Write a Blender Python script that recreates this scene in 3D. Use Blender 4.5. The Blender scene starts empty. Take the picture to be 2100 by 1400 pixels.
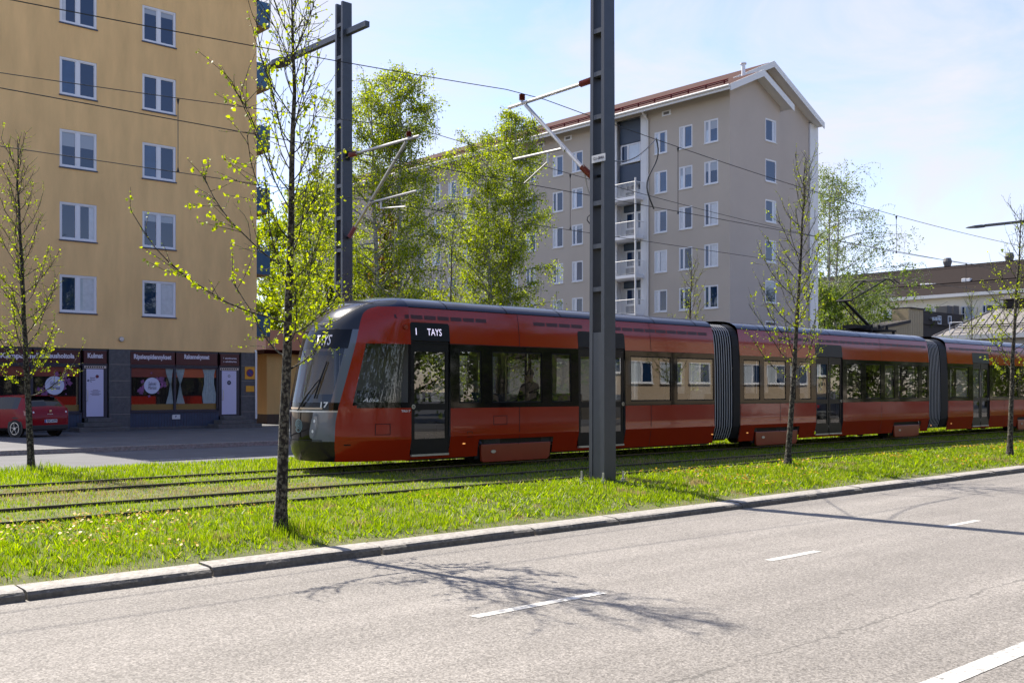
import bpy, bmesh, math, random
import numpy as np
from mathutils import Vector, Matrix
R = math.radians
C = bpy.context.scene.collection
SC = bpy.context.scene

# ---------------------------------------------------------------- camera, sky, sun, exposure
CAMZ, ANG, F = 1.6, R(42.1), 2124.0          # eye height above the rails, angle off the street normal, focal length
SA, CA = math.sin(ANG), math.cos(ANG)
cam_d = bpy.data.cameras.new('camera'); cam = bpy.data.objects.new('camera', cam_d); C.objects.link(cam)
cam.location = (0, 0, CAMZ); cam.rotation_euler = (R(90), 0, -ANG)
cam_d.sensor_width = 36; cam_d.lens = F/2100*36; cam_d.shift_y = 100/2100; cam_d.shift_x = 0
cam_d.clip_start = .1; cam_d.clip_end = 3000
SC.camera = cam
SUN_EL = R(49); SHADOW = Vector((.075, -1.0))
sun_d = bpy.data.lights.new('sun', 'SUN'); sun = bpy.data.objects.new('sun', sun_d); C.objects.link(sun)
sun_d.energy = 5.0; sun_d.angle = R(.53); sun_d.color = (1, .93, .82)
dirv = Vector((SHADOW.x, SHADOW.y, -math.tan(SUN_EL))).normalized()
sun.rotation_euler = dirv.to_track_quat('-Z', 'Y').to_euler(); sun.location = (0, 60, 60)
W = bpy.data.worlds.new('World'); SC.world = W; W.use_nodes = True
nt = W.node_tree; nt.nodes.clear()
def wn(t, **k):
    n = nt.nodes.new(t)
    for a, b in k.items(): setattr(n, a, b)
    return n
wout = wn('ShaderNodeOutputWorld'); wbg = wn('ShaderNodeBackground'); sky = wn('ShaderNodeTexSky')
sky.sky_type = 'NISHITA'; sky.sun_disc = False; sky.sun_elevation = SUN_EL; sky.sun_rotation = math.atan2(-SHADOW.x, -SHADOW.y)
sky.air_density = 1.0; sky.dust_density = .25; sky.ozone_density = 1.6; sky.altitude = 100
tc = wn('ShaderNodeTexCoord'); mp = wn('ShaderNodeMapping'); mp.inputs['Scale'].default_value = (1.0, 2.6, 4.6)
mp.inputs['Rotation'].default_value = (0.15, 0.1, .5)
no = wn('ShaderNodeTexNoise'); no.inputs['Scale'].default_value = 1.5; no.inputs['Detail'].default_value = 9; no.inputs['Roughness'].default_value = .62
no.inputs['Distortion'].default_value = .5
cr = wn('ShaderNodeValToRGB'); cr.color_ramp.elements[0].position = .38; cr.color_ramp.elements[1].position = .62
cr.color_ramp.elements[0].color = (.0, .0, .0, 1); cr.color_ramp.elements[1].color = (.95, .95, .95, 1)
mx = wn('ShaderNodeMix', data_type='RGBA')
mx.inputs['B'].default_value = (3.45, 3.5, 3.9, 1)
nt.links.new(tc.outputs['Generated'], mp.inputs['Vector']); nt.links.new(mp.outputs['Vector'], no.inputs['Vector'])
nt.links.new(no.outputs['Fac'], cr.inputs['Fac'])
sep = wn('ShaderNodeSeparateXYZ'); nt.links.new(tc.outputs['Generated'], sep.inputs['Vector'])      # the northern sky is clear, the cirrus lies to the south
mr = wn('ShaderNodeMapRange'); mr.interpolation_type = 'SMOOTHSTEP'; mr.inputs['From Min'].default_value = -.45; mr.inputs['From Max'].default_value = .45
nt.links.new(sep.outputs['Y'], mr.inputs['Value'])
mu = wn('ShaderNodeMath', operation='MULTIPLY'); nt.links.new(cr.outputs['Color'], mu.inputs[0]); nt.links.new(mr.outputs['Result'], mu.inputs[1]); nt.links.new(mu.outputs['Value'], mx.inputs['Factor'])
tn = wn('ShaderNodeMix', data_type='RGBA'); tn.blend_type = 'MULTIPLY'; tn.inputs['Factor'].default_value = 1; tn.inputs['B'].default_value = (1.03, .92, 1.02, 1)
nt.links.new(sky.outputs['Color'], tn.inputs['A']); nt.links.new(tn.outputs['Result'], mx.inputs['A']); nt.links.new(mx.outputs['Result'], wbg.inputs['Color'])
wbg.inputs['Strength'].default_value = .112
nt.links.new(wbg.outputs['Background'], wout.inputs['Surface'])
SC.view_settings.view_transform = 'Standard'; SC.view_settings.look = 'None'
SC.view_settings.exposure = 1.2; SC.view_settings.gamma = 1
SC.cycles.max_bounces = 8; SC.cycles.transparent_max_bounces = 12; SC.cycles.caustics_reflective = False; SC.cycles.caustics_refractive = False

# measured points of the photograph turned into places: on the plane Y, on the plane X, on the level z
def atY(px, py, Y):
    u = (px-1050)/F; d = Y/(CA-u*SA); return Vector((d*(SA+u*CA), Y, CAMZ+(800-py)*d/F))
def atX(px, py, X):
    u = (px-1050)/F; d = X/(SA+u*CA); return Vector((X, d*(CA-u*SA), CAMZ+(800-py)*d/F))
def atZ(px, py, z):
    d = (CAMZ-z)*F/(py-800); u = (px-1050)/F; return Vector((d*(SA+u*CA), d*(CA-u*SA), z))

# ---------------------------------------------------------------- materials
MATS = {}
def mat(name, col=(.5, .5, .5), rough=.5, metal=0, ior=1.5, coat=0, var=0, vscale=3, var2=None, bump=0, bscale=40, bdetail=4, emit=0, island=0, stretch=None, spec=None, rp=(.3, .7)):
    if name in MATS: return MATS[name]
    m = bpy.data.materials.new(name); m.use_nodes = True; MATS[name] = m
    n = m.node_tree; b = n.nodes['Principled BSDF']
    b.inputs['Base Color'].default_value = (*col, 1); b.inputs['Roughness'].default_value = rough
    b.inputs['Metallic'].default_value = metal; b.inputs['IOR'].default_value = ior
    b.inputs['Coat Weight'].default_value = coat; b.inputs['Coat Roughness'].default_value = .03
    if spec is not None: b.inputs['Specular IOR Level'].default_value = spec
    if emit:
        b.inputs['Emission Color'].default_value = (*col, 1); b.inputs['Emission Strength'].default_value = emit
    t = n.nodes.new('ShaderNodeTexCoord'); vec = t.outputs['Object']
    if stretch:
        mpn = n.nodes.new('ShaderNodeMapping'); mpn.inputs['Scale'].default_value = stretch
        n.links.new(vec, mpn.inputs['Vector']); vec = mpn.outputs['Vector']
    if var:
        x = n.nodes.new('ShaderNodeTexNoise'); x.inputs['Scale'].default_value = vscale; x.inputs['Detail'].default_value = 6
        x.inputs['Roughness'].default_value = .6
        n.links.new(vec, x.inputs['Vector'])
        r = n.nodes.new('ShaderNodeValToRGB'); r.color_ramp.elements[0].position = rp[0]; r.color_ramp.elements[1].position = rp[1]
        c2 = var2 or tuple(min(1, c*(1+var)) for c in col)
        c1 = tuple(c*(1-var) for c in col)
        r.color_ramp.elements[0].color = (*c1, 1); r.color_ramp.elements[1].color = (*c2, 1)
        n.links.new(x.outputs['Fac'], r.inputs['Fac']); n.links.new(r.outputs['Color'], b.inputs['Base Color'])
    if bump:
        y = n.nodes.new('ShaderNodeTexNoise'); y.inputs['Scale'].default_value = bscale; y.inputs['Detail'].default_value = bdetail
        n.links.new(vec, y.inputs['Vector'])
        bp = n.nodes.new('ShaderNodeBump'); bp.inputs['Strength'].default_value = bump; bp.inputs['Distance'].default_value = .02
        n.links.new(y.outputs['Fac'], bp.inputs['Height']); n.links.new(bp.outputs['Normal'], b.inputs['Normal'])
    return m

def leaf_mat(name, c1, c2, trans=.5, c3=None, rough=.5):
    m = bpy.data.materials.new(name); m.use_nodes = True; n = m.node_tree; n.nodes.clear()
    o = n.nodes.new('ShaderNodeOutputMaterial'); d = n.nodes.new('ShaderNodeBsdfPrincipled'); t = n.nodes.new('ShaderNodeBsdfTranslucent')
    d.inputs['Roughness'].default_value = rough; d.inputs['Specular IOR Level'].default_value = .3
    g = n.nodes.new('ShaderNodeNewGeometry'); r = n.nodes.new('ShaderNodeValToRGB')
    r.color_ramp.elements[0].color = (*c1, 1); r.color_ramp.elements[1].color = (*c2, 1)
    if c3:
        e = r.color_ramp.elements.new(.93); e.color = (*c2, 1); r.color_ramp.elements[-1].color = (*c3, 1)
    n.links.new(g.outputs['Random Per Island'], r.inputs['Fac'])
    s = n.nodes.new('ShaderNodeMixShader'); s.inputs['Fac'].default_value = trans
    n.links.new(r.outputs['Color'], d.inputs['Base Color'])
    hs = n.nodes.new('ShaderNodeHueSaturation'); hs.inputs['Saturation'].default_value = 1.1; hs.inputs['Value'].default_value = 1.9
    n.links.new(r.outputs['Color'], hs.inputs['Color']); n.links.new(hs.outputs['Color'], t.inputs['Color'])
    n.links.new(d.outputs['BSDF'], s.inputs[1]); n.links.new(t.outputs['BSDF'], s.inputs[2]); n.links.new(s.outputs['Shader'], o.inputs['Surface'])
    MATS[name] = m; return m

def glass_mat(name, tint, ior=1.6, rough=.0, wave=0):
    m = bpy.data.materials.new(name); m.use_nodes = True; n = m.node_tree; n.nodes.clear()
    o = n.nodes.new('ShaderNodeOutputMaterial'); t = n.nodes.new('ShaderNodeBsdfTransparent'); g = n.nodes.new('ShaderNodeBsdfGlossy')
    f = n.nodes.new('ShaderNodeFresnel'); f.inputs['IOR'].default_value = ior; s = n.nodes.new('ShaderNodeMixShader')
    t.inputs['Color'].default_value = (*tint, 1); g.inputs['Roughness'].default_value = rough
    if wave:
        tcn = n.nodes.new('ShaderNodeTexCoord'); y = n.nodes.new('ShaderNodeTexNoise'); y.inputs['Scale'].default_value = 1.1; y.inputs['Detail'].default_value = 1
        n.links.new(tcn.outputs['Object'], y.inputs['Vector'])
        bp = n.nodes.new('ShaderNodeBump'); bp.inputs['Strength'].default_value = wave; bp.inputs['Distance'].default_value = .02
        n.links.new(y.outputs['Fac'], bp.inputs['Height']); n.links.new(bp.outputs['Normal'], g.inputs['Normal'])
    ge = n.nodes.new('ShaderNodeNewGeometry'); mr = n.nodes.new('ShaderNodeMapRange'); mr.inputs['To Min'].default_value = ior; mr.inputs['To Max'].default_value = 1/ior
    n.links.new(ge.outputs['Backfacing'], mr.inputs['Value']); n.links.new(mr.outputs['Result'], f.inputs['IOR'])
    n.links.new(f.outputs['Fac'], s.inputs['Fac']); n.links.new(t.outputs['BSDF'], s.inputs[1]); n.links.new(g.outputs['BSDF'], s.inputs[2])
    n.links.new(s.outputs['Shader'], o.inputs['Surface']); MATS[name] = m; return m

# ---------------------------------------------------------------- object helpers
def tag(o, label=None, cat=None, group=None, kind=None):
    if label: o['label'] = label
    if cat: o['category'] = cat
    if group: o['group'] = group
    if kind: o['kind'] = kind
    return o
def empty(name, loc, label, cat, group=None, rz=0):
    o = bpy.data.objects.new(name, None); C.objects.link(o); o.location = loc; o.rotation_euler = (0, 0, rz)
    o.empty_display_size = .3
    return tag(o, label, cat, group)
def off(p):
    v = Vector((0, 0, 0))
    while p is not None: v += p.location; p = p.parent
    return v
def kids(o): return [c for c in bpy.data.objects if c.parent == o]
def copy_tree(o, parent=None, ch=None):
    if ch is None:
        ch = {}
        for x in bpy.data.objects:
            if x.parent: ch.setdefault(x.parent.name, []).append(x)
    c = o.copy(); C.objects.link(c); c.parent = parent
    for k in ch.get(o.name, []): copy_tree(k, c, ch)
    return c
def link(name, me, parent=None):
    o = bpy.data.objects.new(name, me); C.objects.link(o); o.parent = parent; return o

class MB:
    """collects faces; build() links them as one mesh object"""
    def __init__(s): s.v = []; s.f = []; s.m = []
    def quad(s, a, b, c, d, m=0):
        i = len(s.v); s.v += [tuple(a), tuple(b), tuple(c), tuple(d)]; s.f.append((i, i+1, i+2, i+3)); s.m.append(m)
    def poly(s, pts, m=0):
        i = len(s.v); s.v += [tuple(p) for p in pts]; s.f.append(tuple(range(i, i+len(pts)))); s.m.append(m)
    def box(s, x0, x1, y0, y1, z0, z1, m=0):
        i = len(s.v)
        s.v += [(x0,y0,z0),(x1,y0,z0),(x1,y1,z0),(x0,y1,z0),(x0,y0,z1),(x1,y0,z1),(x1,y1,z1),(x0,y1,z1)]
        for q in ((0,3,2,1),(4,5,6,7),(0,1,5,4),(1,2,6,5),(2,3,7,6),(3,0,4,7)): s.f.append(tuple(i+k for k in q)); s.m.append(m)
        return s
    def obox(s, a, b, w, h, m=0, up=(0, 0, 1)):
        """bar from a to b, width w, height h"""
        a, b = Vector(a), Vector(b); d = (b-a).normalized(); u = Vector(up)
        if abs(d.dot(u)) > .98: u = Vector((1, 0, 0))
        sd = d.cross(u).normalized(); u = sd.cross(d).normalized()
        i = len(s.v)
        for p in (a, b):
            for q, r in ((-1,-1),(1,-1),(1,1),(-1,1)): s.v.append(tuple(p+sd*w/2*q+u*h/2*r))
        for q in ((3,2,1,0),(4,5,6,7),(0,1,5,4),(1,2,6,5),(2,3,7,6),(3,0,4,7)): s.f.append(tuple(i+k for k in q)); s.m.append(m)
        return s
    def tube(s, pts, rad, n=8, m=0, cap=True):
        pts = [Vector(p) for p in pts]
        if not hasattr(rad, '__len__'): rad = [rad]*len(pts)
        i0 = len(s.v); ref = None
        for k, p in enumerate(pts):
            d = (pts[min(k+1, len(pts)-1)]-pts[max(k-1, 0)])
            d = d.normalized() if d.length > 1e-9 else Vector((0, 0, 1))
            if ref is None: ref = Vector((1, 0, 0)) if abs(d.x) < .9 else Vector((0, 1, 0))
            a = (ref-d*ref.dot(d)).normalized(); b = d.cross(a); ref = a
            for j in range(n):
                t = 2*math.pi*j/n; s.v.append(tuple(p+(a*math.cos(t)+b*math.sin(t))*rad[k]))
        for k in range(len(pts)-1):
            for j in range(n):
                s.f.append((i0+k*n+j, i0+k*n+(j+1) % n, i0+(k+1)*n+(j+1) % n, i0+(k+1)*n+j)); s.m.append(m)
        if cap:
            s.f.append(tuple(i0+j for j in range(n))[::-1]); s.m.append(m)
            e = i0+(len(pts)-1)*n; s.f.append(tuple(e+j for j in range(n))); s.m.append(m)
        return s
    def prism(s, pts, vec, m=0):
        """polygon pts extruded along vec"""
        v = Vector(vec); n = len(pts); i = len(s.v)
        s.v += [tuple(p) for p in pts]+[tuple(Vector(p)+v) for p in pts]
        s.f.append(tuple(range(i, i+n))[::-1]); s.m.append(m); s.f.append(tuple(range(i+n, i+2*n))); s.m.append(m)
        for k in range(n): s.f.append((i+k, i+(k+1) % n, i+n+(k+1) % n, i+n+k)); s.m.append(m)
        return s
    def disc(s, c, r, ax, th, n=24, m=0, rx=None, up=(0, 0, 1)):
        c = Vector(c); ax = Vector(ax).normalized(); u = Vector(up)
        if abs(u.dot(ax)) > .9: u = Vector((0, 1, 0))
        a = ax.cross(u).normalized(); b = a.cross(ax).normalized(); rx = rx or r
        pts = [c+a*math.cos(2*math.pi*k/n)*rx+b*math.sin(2*math.pi*k/n)*r for k in range(n)]
        return s.prism(pts, ax*th, m)
    def ring(s, c, r0, r1, ax, th, n=24, m=0, up=(0, 0, 1), a0=0, a1=2*math.pi):
        c = Vector(c); ax = Vector(ax).normalized(); u = Vector(up)
        if abs(u.dot(ax)) > .9: u = Vector((0, 1, 0))
        a = ax.cross(u).normalized(); b = a.cross(ax).normalized(); e = ax*th
        P = lambda r, k: c+(a*math.cos(a0+(a1-a0)*k/n)+b*math.sin(a0+(a1-a0)*k/n))*r
        for k in range(n):
            s.quad(P(r0,k)+e, P(r1,k)+e, P(r1,k+1)+e, P(r0,k+1)+e, m)
            s.quad(P(r1,k), P(r1,k)+e, P(r1,k+1)+e, P(r1,k+1), m); s.quad(P(r0,k), P(r0,k+1), P(r0,k+1)+e, P(r0,k)+e, m)
        return s
    def build(s, name, mats, parent=None, local=False, smooth=0, merge=False, bevel=0):
        me = bpy.data.meshes.new(name); o3 = off(parent) if (parent is not None and not local) else Vector((0, 0, 0))
        me.from_pydata([(a-o3.x, b-o3.y, c-o3.z) for a, b, c in s.v], [], s.f)
        mats = mats if isinstance(mats, (list, tuple)) else [mats]
        for q in mats: me.materials.append(MATS[q] if isinstance(q, str) else q)
        if len(mats) > 1: me.polygons.foreach_set('material_index', s.m)
        bm = bmesh.new(); bm.from_mesh(me)
        if merge: bmesh.ops.remove_doubles(bm, verts=bm.verts, dist=1e-4)
        bmesh.ops.recalc_face_normals(bm, faces=bm.faces)
        bm.to_mesh(me); bm.free()
        if smooth:
            me.polygons.foreach_set('use_smooth', [True]*len(me.polygons)); me.set_sharp_from_angle(angle=R(smooth))
        o = link(name, me, parent)
        if bevel:
            bv = o.modifiers.new('edge', 'BEVEL'); bv.width = bevel; bv.segments = 2; bv.limit_method = 'ANGLE'
        return o

def np_mesh(name, V, k, m, parent=None):
    """V: (n*k, 3) corners of n separate k-gons"""
    V = np.asarray(V, dtype=np.float32).reshape(-1, 3); n = len(V)//k
    me = bpy.data.meshes.new(name); me.vertices.add(n*k); me.vertices.foreach_set('co', V.ravel())
    me.loops.add(n*k); me.loops.foreach_set('vertex_index', np.arange(n*k, dtype=np.int32))
    me.polygons.add(n); me.polygons.foreach_set('loop_start', np.arange(0, n*k, k, dtype=np.int32))
    me.update(calc_edges=True); me.materials.append(MATS[m] if isinstance(m, str) else m)
    return link(name, me, parent)
def np_idx(name, V, Q, m, parent=None):
    """V: vertices, Q: (n,4) faces"""
    V = np.asarray(V, dtype=np.float32); Q = np.asarray(Q, dtype=np.int32)
    me = bpy.data.meshes.new(name); me.vertices.add(len(V)); me.vertices.foreach_set('co', V.ravel())
    me.loops.add(Q.size); me.loops.foreach_set('vertex_index', Q.ravel())
    me.polygons.add(len(Q)); me.polygons.foreach_set('loop_start', np.arange(0, Q.size, Q.shape[1], dtype=np.int32))
    me.update(calc_edges=True); me.materials.append(MATS[m] if isinstance(m, str) else m)
    return link(name, me, parent)

def text(name, body, size, m, parent, loc, xd, up, bold=0, shear=0, th=.004, align='CENTER', width=None):
    """lettering as a thin mesh standing proud of its sign; loc in world coordinates"""
    cu = bpy.data.curves.new(name, 'FONT'); cu.body = body; cu.size = size; cu.offset = bold; cu.shear = shear
    cu.extrude = th/2; cu.align_x = align; cu.align_y = 'CENTER'; cu.resolution_u = 3
    ob = bpy.data.objects.new(name, cu); C.objects.link(ob)
    me = bpy.data.meshes.new_from_object(ob); bpy.data.objects.remove(ob); bpy.data.curves.remove(cu)
    xd, up = Vector(xd).normalized(), Vector(up).normalized(); nz = xd.cross(up)
    sx = 1
    if width and len(me.vertices):
        w = max(v.co.x for v in me.vertices)-min(v.co.x for v in me.vertices); sx = width/max(w, 1e-6)
    base = Vector(loc)-off(parent)
    M = Matrix(((xd.x*sx, up.x, nz.x, base.x), (xd.y*sx, up.y, nz.y, base.y), (xd.z*sx, up.z, nz.z, base.z), (0, 0, 0, 1)))
    me.transform(M); me.materials.clear(); me.materials.append(MATS[m] if isinstance(m, str) else m); me.name = name
    return link(name, me, parent)
DOT = {'T': ['11111','11111','00100','00100','00100','00100','00100'], 'A': ['01110','11011','11011','11111','11011','11011','11011'],
       'Y': ['11011','11011','11011','01110','00100','00100','00100'], 'S': ['01111','11000','11000','01110','00011','00011','11110'],
       '1': ['0110','1110','0110','0110','0110','0110','1111'], ' ': ['000']*7}

def facade(mb, P0, U, L, z0, z1, holes, inw, depth, m=0, mr=None):
    """wall in the plane through P0 along U with rectangular openings and their reveals"""
    P0, U, inw = Vector(P0), Vector(U), Vector(inw)
    xs = sorted({0, L}|{h[0] for h in holes}|{h[1] for h in holes}); zs = sorted({z0, z1}|{h[2] for h in holes}|{h[3] for h in holes})
    pt = lambda a, z, d=0: P0+U*a+Vector((0, 0, z-P0.z))+inw*d
    for i in range(len(xs)-1):
        for j in range(len(zs)-1):
            cx, cz = (xs[i]+xs[i+1])/2, (zs[j]+zs[j+1])/2
            if any(h[0] < cx < h[1] and h[2] < cz < h[3] for h in holes): continue
            mb.quad(pt(xs[i], zs[j]), pt(xs[i+1], zs[j]), pt(xs[i+1], zs[j+1]), pt(xs[i], zs[j+1]), m)
    mr = m if mr is None else mr
    for a, b, c, d in holes:
        for p, q in (((a, c), (a, d)), ((a, d), (b, d)), ((b, d), (b, c)), ((b, c), (a, c))):
            mb.quad(pt(*p), pt(*q), pt(*q, depth), pt(*p, depth), mr)
    return mb
# ---------------------------------------------------------------- material library
mat('asphalt_far', (.085, .085, .092), .85, var=.22, vscale=.9, bump=.15, bscale=60)
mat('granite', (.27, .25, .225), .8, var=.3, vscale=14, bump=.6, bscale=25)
mat('granite_shaded', (.125, .115, .10), .85, var=.35, vscale=16, bump=.7, bscale=22)  # same kerb granite, with the shade on its front face put into the colour
mat('road_paint', (.46, .45, .42), .7, var=.62, rp=(.36, .47), vscale=22, var2=(.47, .455, .425))
mat('road_paint_thin', (.40, .39, .37), .8, var=.45, rp=(.40, .55), vscale=22)
mat('soil', (.06, .085, .016), .95, var=.35, vscale=2.5, var2=(.13, .125, .04), bump=.5, bscale=30)
mat('rail_steel', (.055, .042, .036), .55, metal=.3, var=.35, vscale=8)
mat('rail_head', (.25, .23, .21), .35, metal=.8)
mat('tram_red', (.31, .018, .003), .12, ior=1.5, coat=.25, spec=.38, bump=.03, bscale=1.6, bdetail=1, var=.04, vscale=.6)
mat('tram_red_dull', (.25, .026, .008), .32, coat=.1, var=.12, vscale=3)
mat('tram_blue', (.010, .015, .036), .17, coat=.1, spec=.35)
mat('tram_front_grey', (.12, .14, .18), .2, coat=.5)
mat('tram_hood', (.022, .024, .029), .14, coat=.0, spec=.5)
mat('gloss_black', (.005, .005, .006), .05, ior=1.5, spec=.28, bump=.01, bscale=1.8, bdetail=1)
mat('soft_black', (.008, .008, .010), .6, spec=.2)
mat('bumper_black', (.007, .007, .008), .22, spec=.4)
mat('door_frame', (.009, .010, .013), .3, spec=.2)
mat('grille', (.05, .006, .005), .5)
mat('lining', (.22, .22, .21), .6)
mat('lining_dark', (.035, .035, .04), .6)
mat('seat_cloth', (.06, .065, .075), .9, var=.3, vscale=20)
mat('seat_green', (.03, .15, .09), .8)
mat('handrail', (.55, .50, .32), .3, metal=.6)
mat('fabric_grey', (.30, .30, .31), .6, var=.08, vscale=4)
mat('underframe', (.012, .012, .013), .7)
mat('led_white', (.80, .74, .95), .5, emit=.42)
mat('led_amber', (.9, .40, .10), .5, emit=.35)
mat('decal_white', (.75, .75, .76), .5)
mat('decal_pale_blue', (.16, .28, .33), .5)
mat('curtain_white', (.50, .52, .55), .12, var=.1, vscale=6)
mat('blind_grey', (.30, .33, .37), .1)
mat('decal_red', (.75, .08, .06), .5)
mat('wood_strip', (.62, .47, .33), .5)
mat('chrome', (.7, .7, .7), .12, metal=1)
mat('lamp_glass', (.16, .18, .21), .08, coat=.6)
mat('mast_paint', (.048, .054, .066), .4, var=.1, vscale=5)
mat('galvanised', (.46, .45, .43), .38, metal=.75, var=.15, vscale=6)
mat('insulator', (.22, .045, .032), .35)
mat('cable', (.018, .018, .02), .5)
mat('plate_white', (.6, .6, .6), .5)
mat('ochre_render', (.73, .475, .21), .95, var=.13, vscale=1.0, stretch=(1.3, 1.3, .3), bump=.5, bscale=38, bdetail=6)
mat('window_white', (.66, .67, .70), .45)
mat('sill_dark', (.035, .045, .075), .4)
mat('pane', (.008, .026, .070), .02, ior=1.62)  # blue of the reflected sky mixed into the base colour
mat('pane_sky_blue', (.022, .058, .13), .05, ior=1.65, var=.2, vscale=2)  # stronger sky-reflection blue painted into the glass, no blind behind it
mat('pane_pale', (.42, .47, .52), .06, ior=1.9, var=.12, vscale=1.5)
mat('shop_pane', (.014, .012, .012), .02, ior=1.7)
mat('shop_frame', (.022, .026, .042), .4)
mat('shop_red', (.045, .006, .011), .3, var=.1, vscale=1)
mat('sign_white', (.62, .60, .68), .5)
mat('stone_dark', (.075, .073, .075), .6, var=.28, vscale=7, bump=.3, bscale=50)
mat('mortar', (.20, .18, .16), .9)
mat('plinth_blue', (.03, .045, .08), .6, var=.15, vscale=4)
mat('door_white', (.52, .50, .66), .5)
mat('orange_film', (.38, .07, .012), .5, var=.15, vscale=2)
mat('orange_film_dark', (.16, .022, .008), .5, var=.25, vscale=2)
mat('ochre_film', (.20, .12, .022), .5)
mat('curtain', (.26, .31, .31), .8, var=.15, vscale=9)
mat('magenta_print', (.16, .05, .15), .6, var=.5, vscale=6)
mat('disc_white', (.50, .52, .66), .5)
mat('ink', (.03, .03, .07), .6)
mat('ink_red', (.14, .015, .03), .6)
mat('step_stone', (.10, .095, .09), .8, var=.2, vscale=6)
mat('balcony_blue', (.035, .105, .21), .5)
mat('balcony_floor', (.34, .24, .17), .8)
mat('railing_dark', (.05, .06, .08), .5)
mat('sign_yellow', (.62, .28, .01), .45)
mat('sign_blue', (.012, .02, .16), .4)
mat('sign_red', (.20, .01, .015), .4)
mat('brown_plinth', (.10, .075, .06), .9, var=.2, vscale=5)
mat('red_metal', (.030, .005, .004), .8, spec=.05)
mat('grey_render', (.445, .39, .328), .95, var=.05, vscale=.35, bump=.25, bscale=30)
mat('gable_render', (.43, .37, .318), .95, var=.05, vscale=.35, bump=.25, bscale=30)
mat('roof_tile', (.055, .023, .018), .95, spec=.15, var=.25, vscale=5)
mat('snow_rail', (.09, .010, .015), .9, spec=.1)
mat('white_trim', (.66, .65, .63), .6)
mat('white_wall', (.66, .66, .66), .8, var=.05, vscale=1)
mat('slate_panel', (.045, .065, .10), .6)
mat('balcony_white', (.62, .63, .66), .6)
mat('concrete', (.42, .39, .34), .9, var=.12, vscale=3)
mat('cream_render', (.85, .77, .62), .9, var=.04, vscale=.5)
mat('brown_roof', (.019, .0135, .0125), .95, spec=.15, var=.1, vscale=3)
mat('vent_metal', (.11, .105, .105), .5)
mat('white_metal', (.75, .75, .76), .4)
mat('tan_board', (.40, .31, .19), .8)
mat('dark_board', (.035, .027, .024), .7)
mat('grey_tin', (.20, .185, .175), .45, metal=.2, var=.12, vscale=2)
mat('pale_render', (.62, .55, .46), .9)
mat('bark', (.030, .022, .016), .95, var=.5, rp=(.47, .62), vscale=26, var2=(.15, .135, .10), bump=1, bscale=34, stretch=(1, 1, .8))
mat('bark_dark', (.030, .022, .016), .95, var=.4, vscale=12)
mat('birch_bark', (.30, .28, .25), .9, var=.75, vscale=5, var2=(.55, .53, .49), stretch=(1, 1, 2.2))
mat('car_red', (.22, .003, .012), .15, coat=0, spec=.18)
mat('car_silver', (.32, .33, .34), .25, metal=.5, coat=1)
mat('car_navy', (.01, .014, .03), .2, coat=.5)
mat('car_white', (.6, .6, .6), .2, coat=.5)
mat('car_glass', (.006, .007, .008), .04, ior=1.45)
mat('tyre', (.012, .012, .012), .85)
mat('alloy', (.5, .5, .5), .3, metal=.8)
mat('plastic_black', (.012, .012, .013), .6)
mat('tail_lamp', (.25, .006, .01), .1, coat=1)
mat('plate_blue', (.02, .05, .3), .5)
mat('skin', (.42, .24, .17), .6)
mat('jacket', (.013, .013, .015), .85, var=.2, vscale=9)
mat('jacket_blue', (.03, .09, .20), .85)
mat('jacket_brown', (.10, .07, .05), .85)
mat('cap', (.008, .008, .009), .8)
mat('hair_grey', (.32, .29, .27), .9, var=.2, vscale=40)
mat('hair_brown', (.06, .03, .02), .8)
mat('trousers', (.02, .024, .04), .9)
mat('reflect_beige', (.42, .33, .23), .9, var=.05, vscale=.5)
mat('reflect_orange', (.50, .24, .06), .9, var=.05, vscale=.5)
leaf_mat('linden_leaf', (.13, .19, .014), (.33, .36, .028), .5, c3=(.09, .08, .03))
leaf_mat('birch_leaf', (.075, .12, .012), (.33, .37, .032), .52)
leaf_mat('birch_leaf_cool', (.075, .11, .022), (.17, .21, .05), .45)
leaf_mat('shrub_leaf', (.05, .09, .012), (.18, .23, .03), .45)
leaf_mat('needle', (.010, .016, .008), (.03, .045, .02), .15)
leaf_mat('rust_leaf', (.10, .045, .016), (.19, .10, .035), .35)
leaf_mat('grass_blade', (.07, .13, .006), (.24, .31, .022), .5, c3=(.30, .25, .09))
leaf_mat('dandelion', (.38, .22, .001), (.46, .29, .002), .15)
leaf_mat('dry_blade', (.24, .19, .08), (.36, .29, .14), .3)
glass_mat('tram_glass', (.54, .57, .56), 2.1, wave=.03)
glass_mat('wind_glass', (.52, .54, .54), 1.7)

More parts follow.
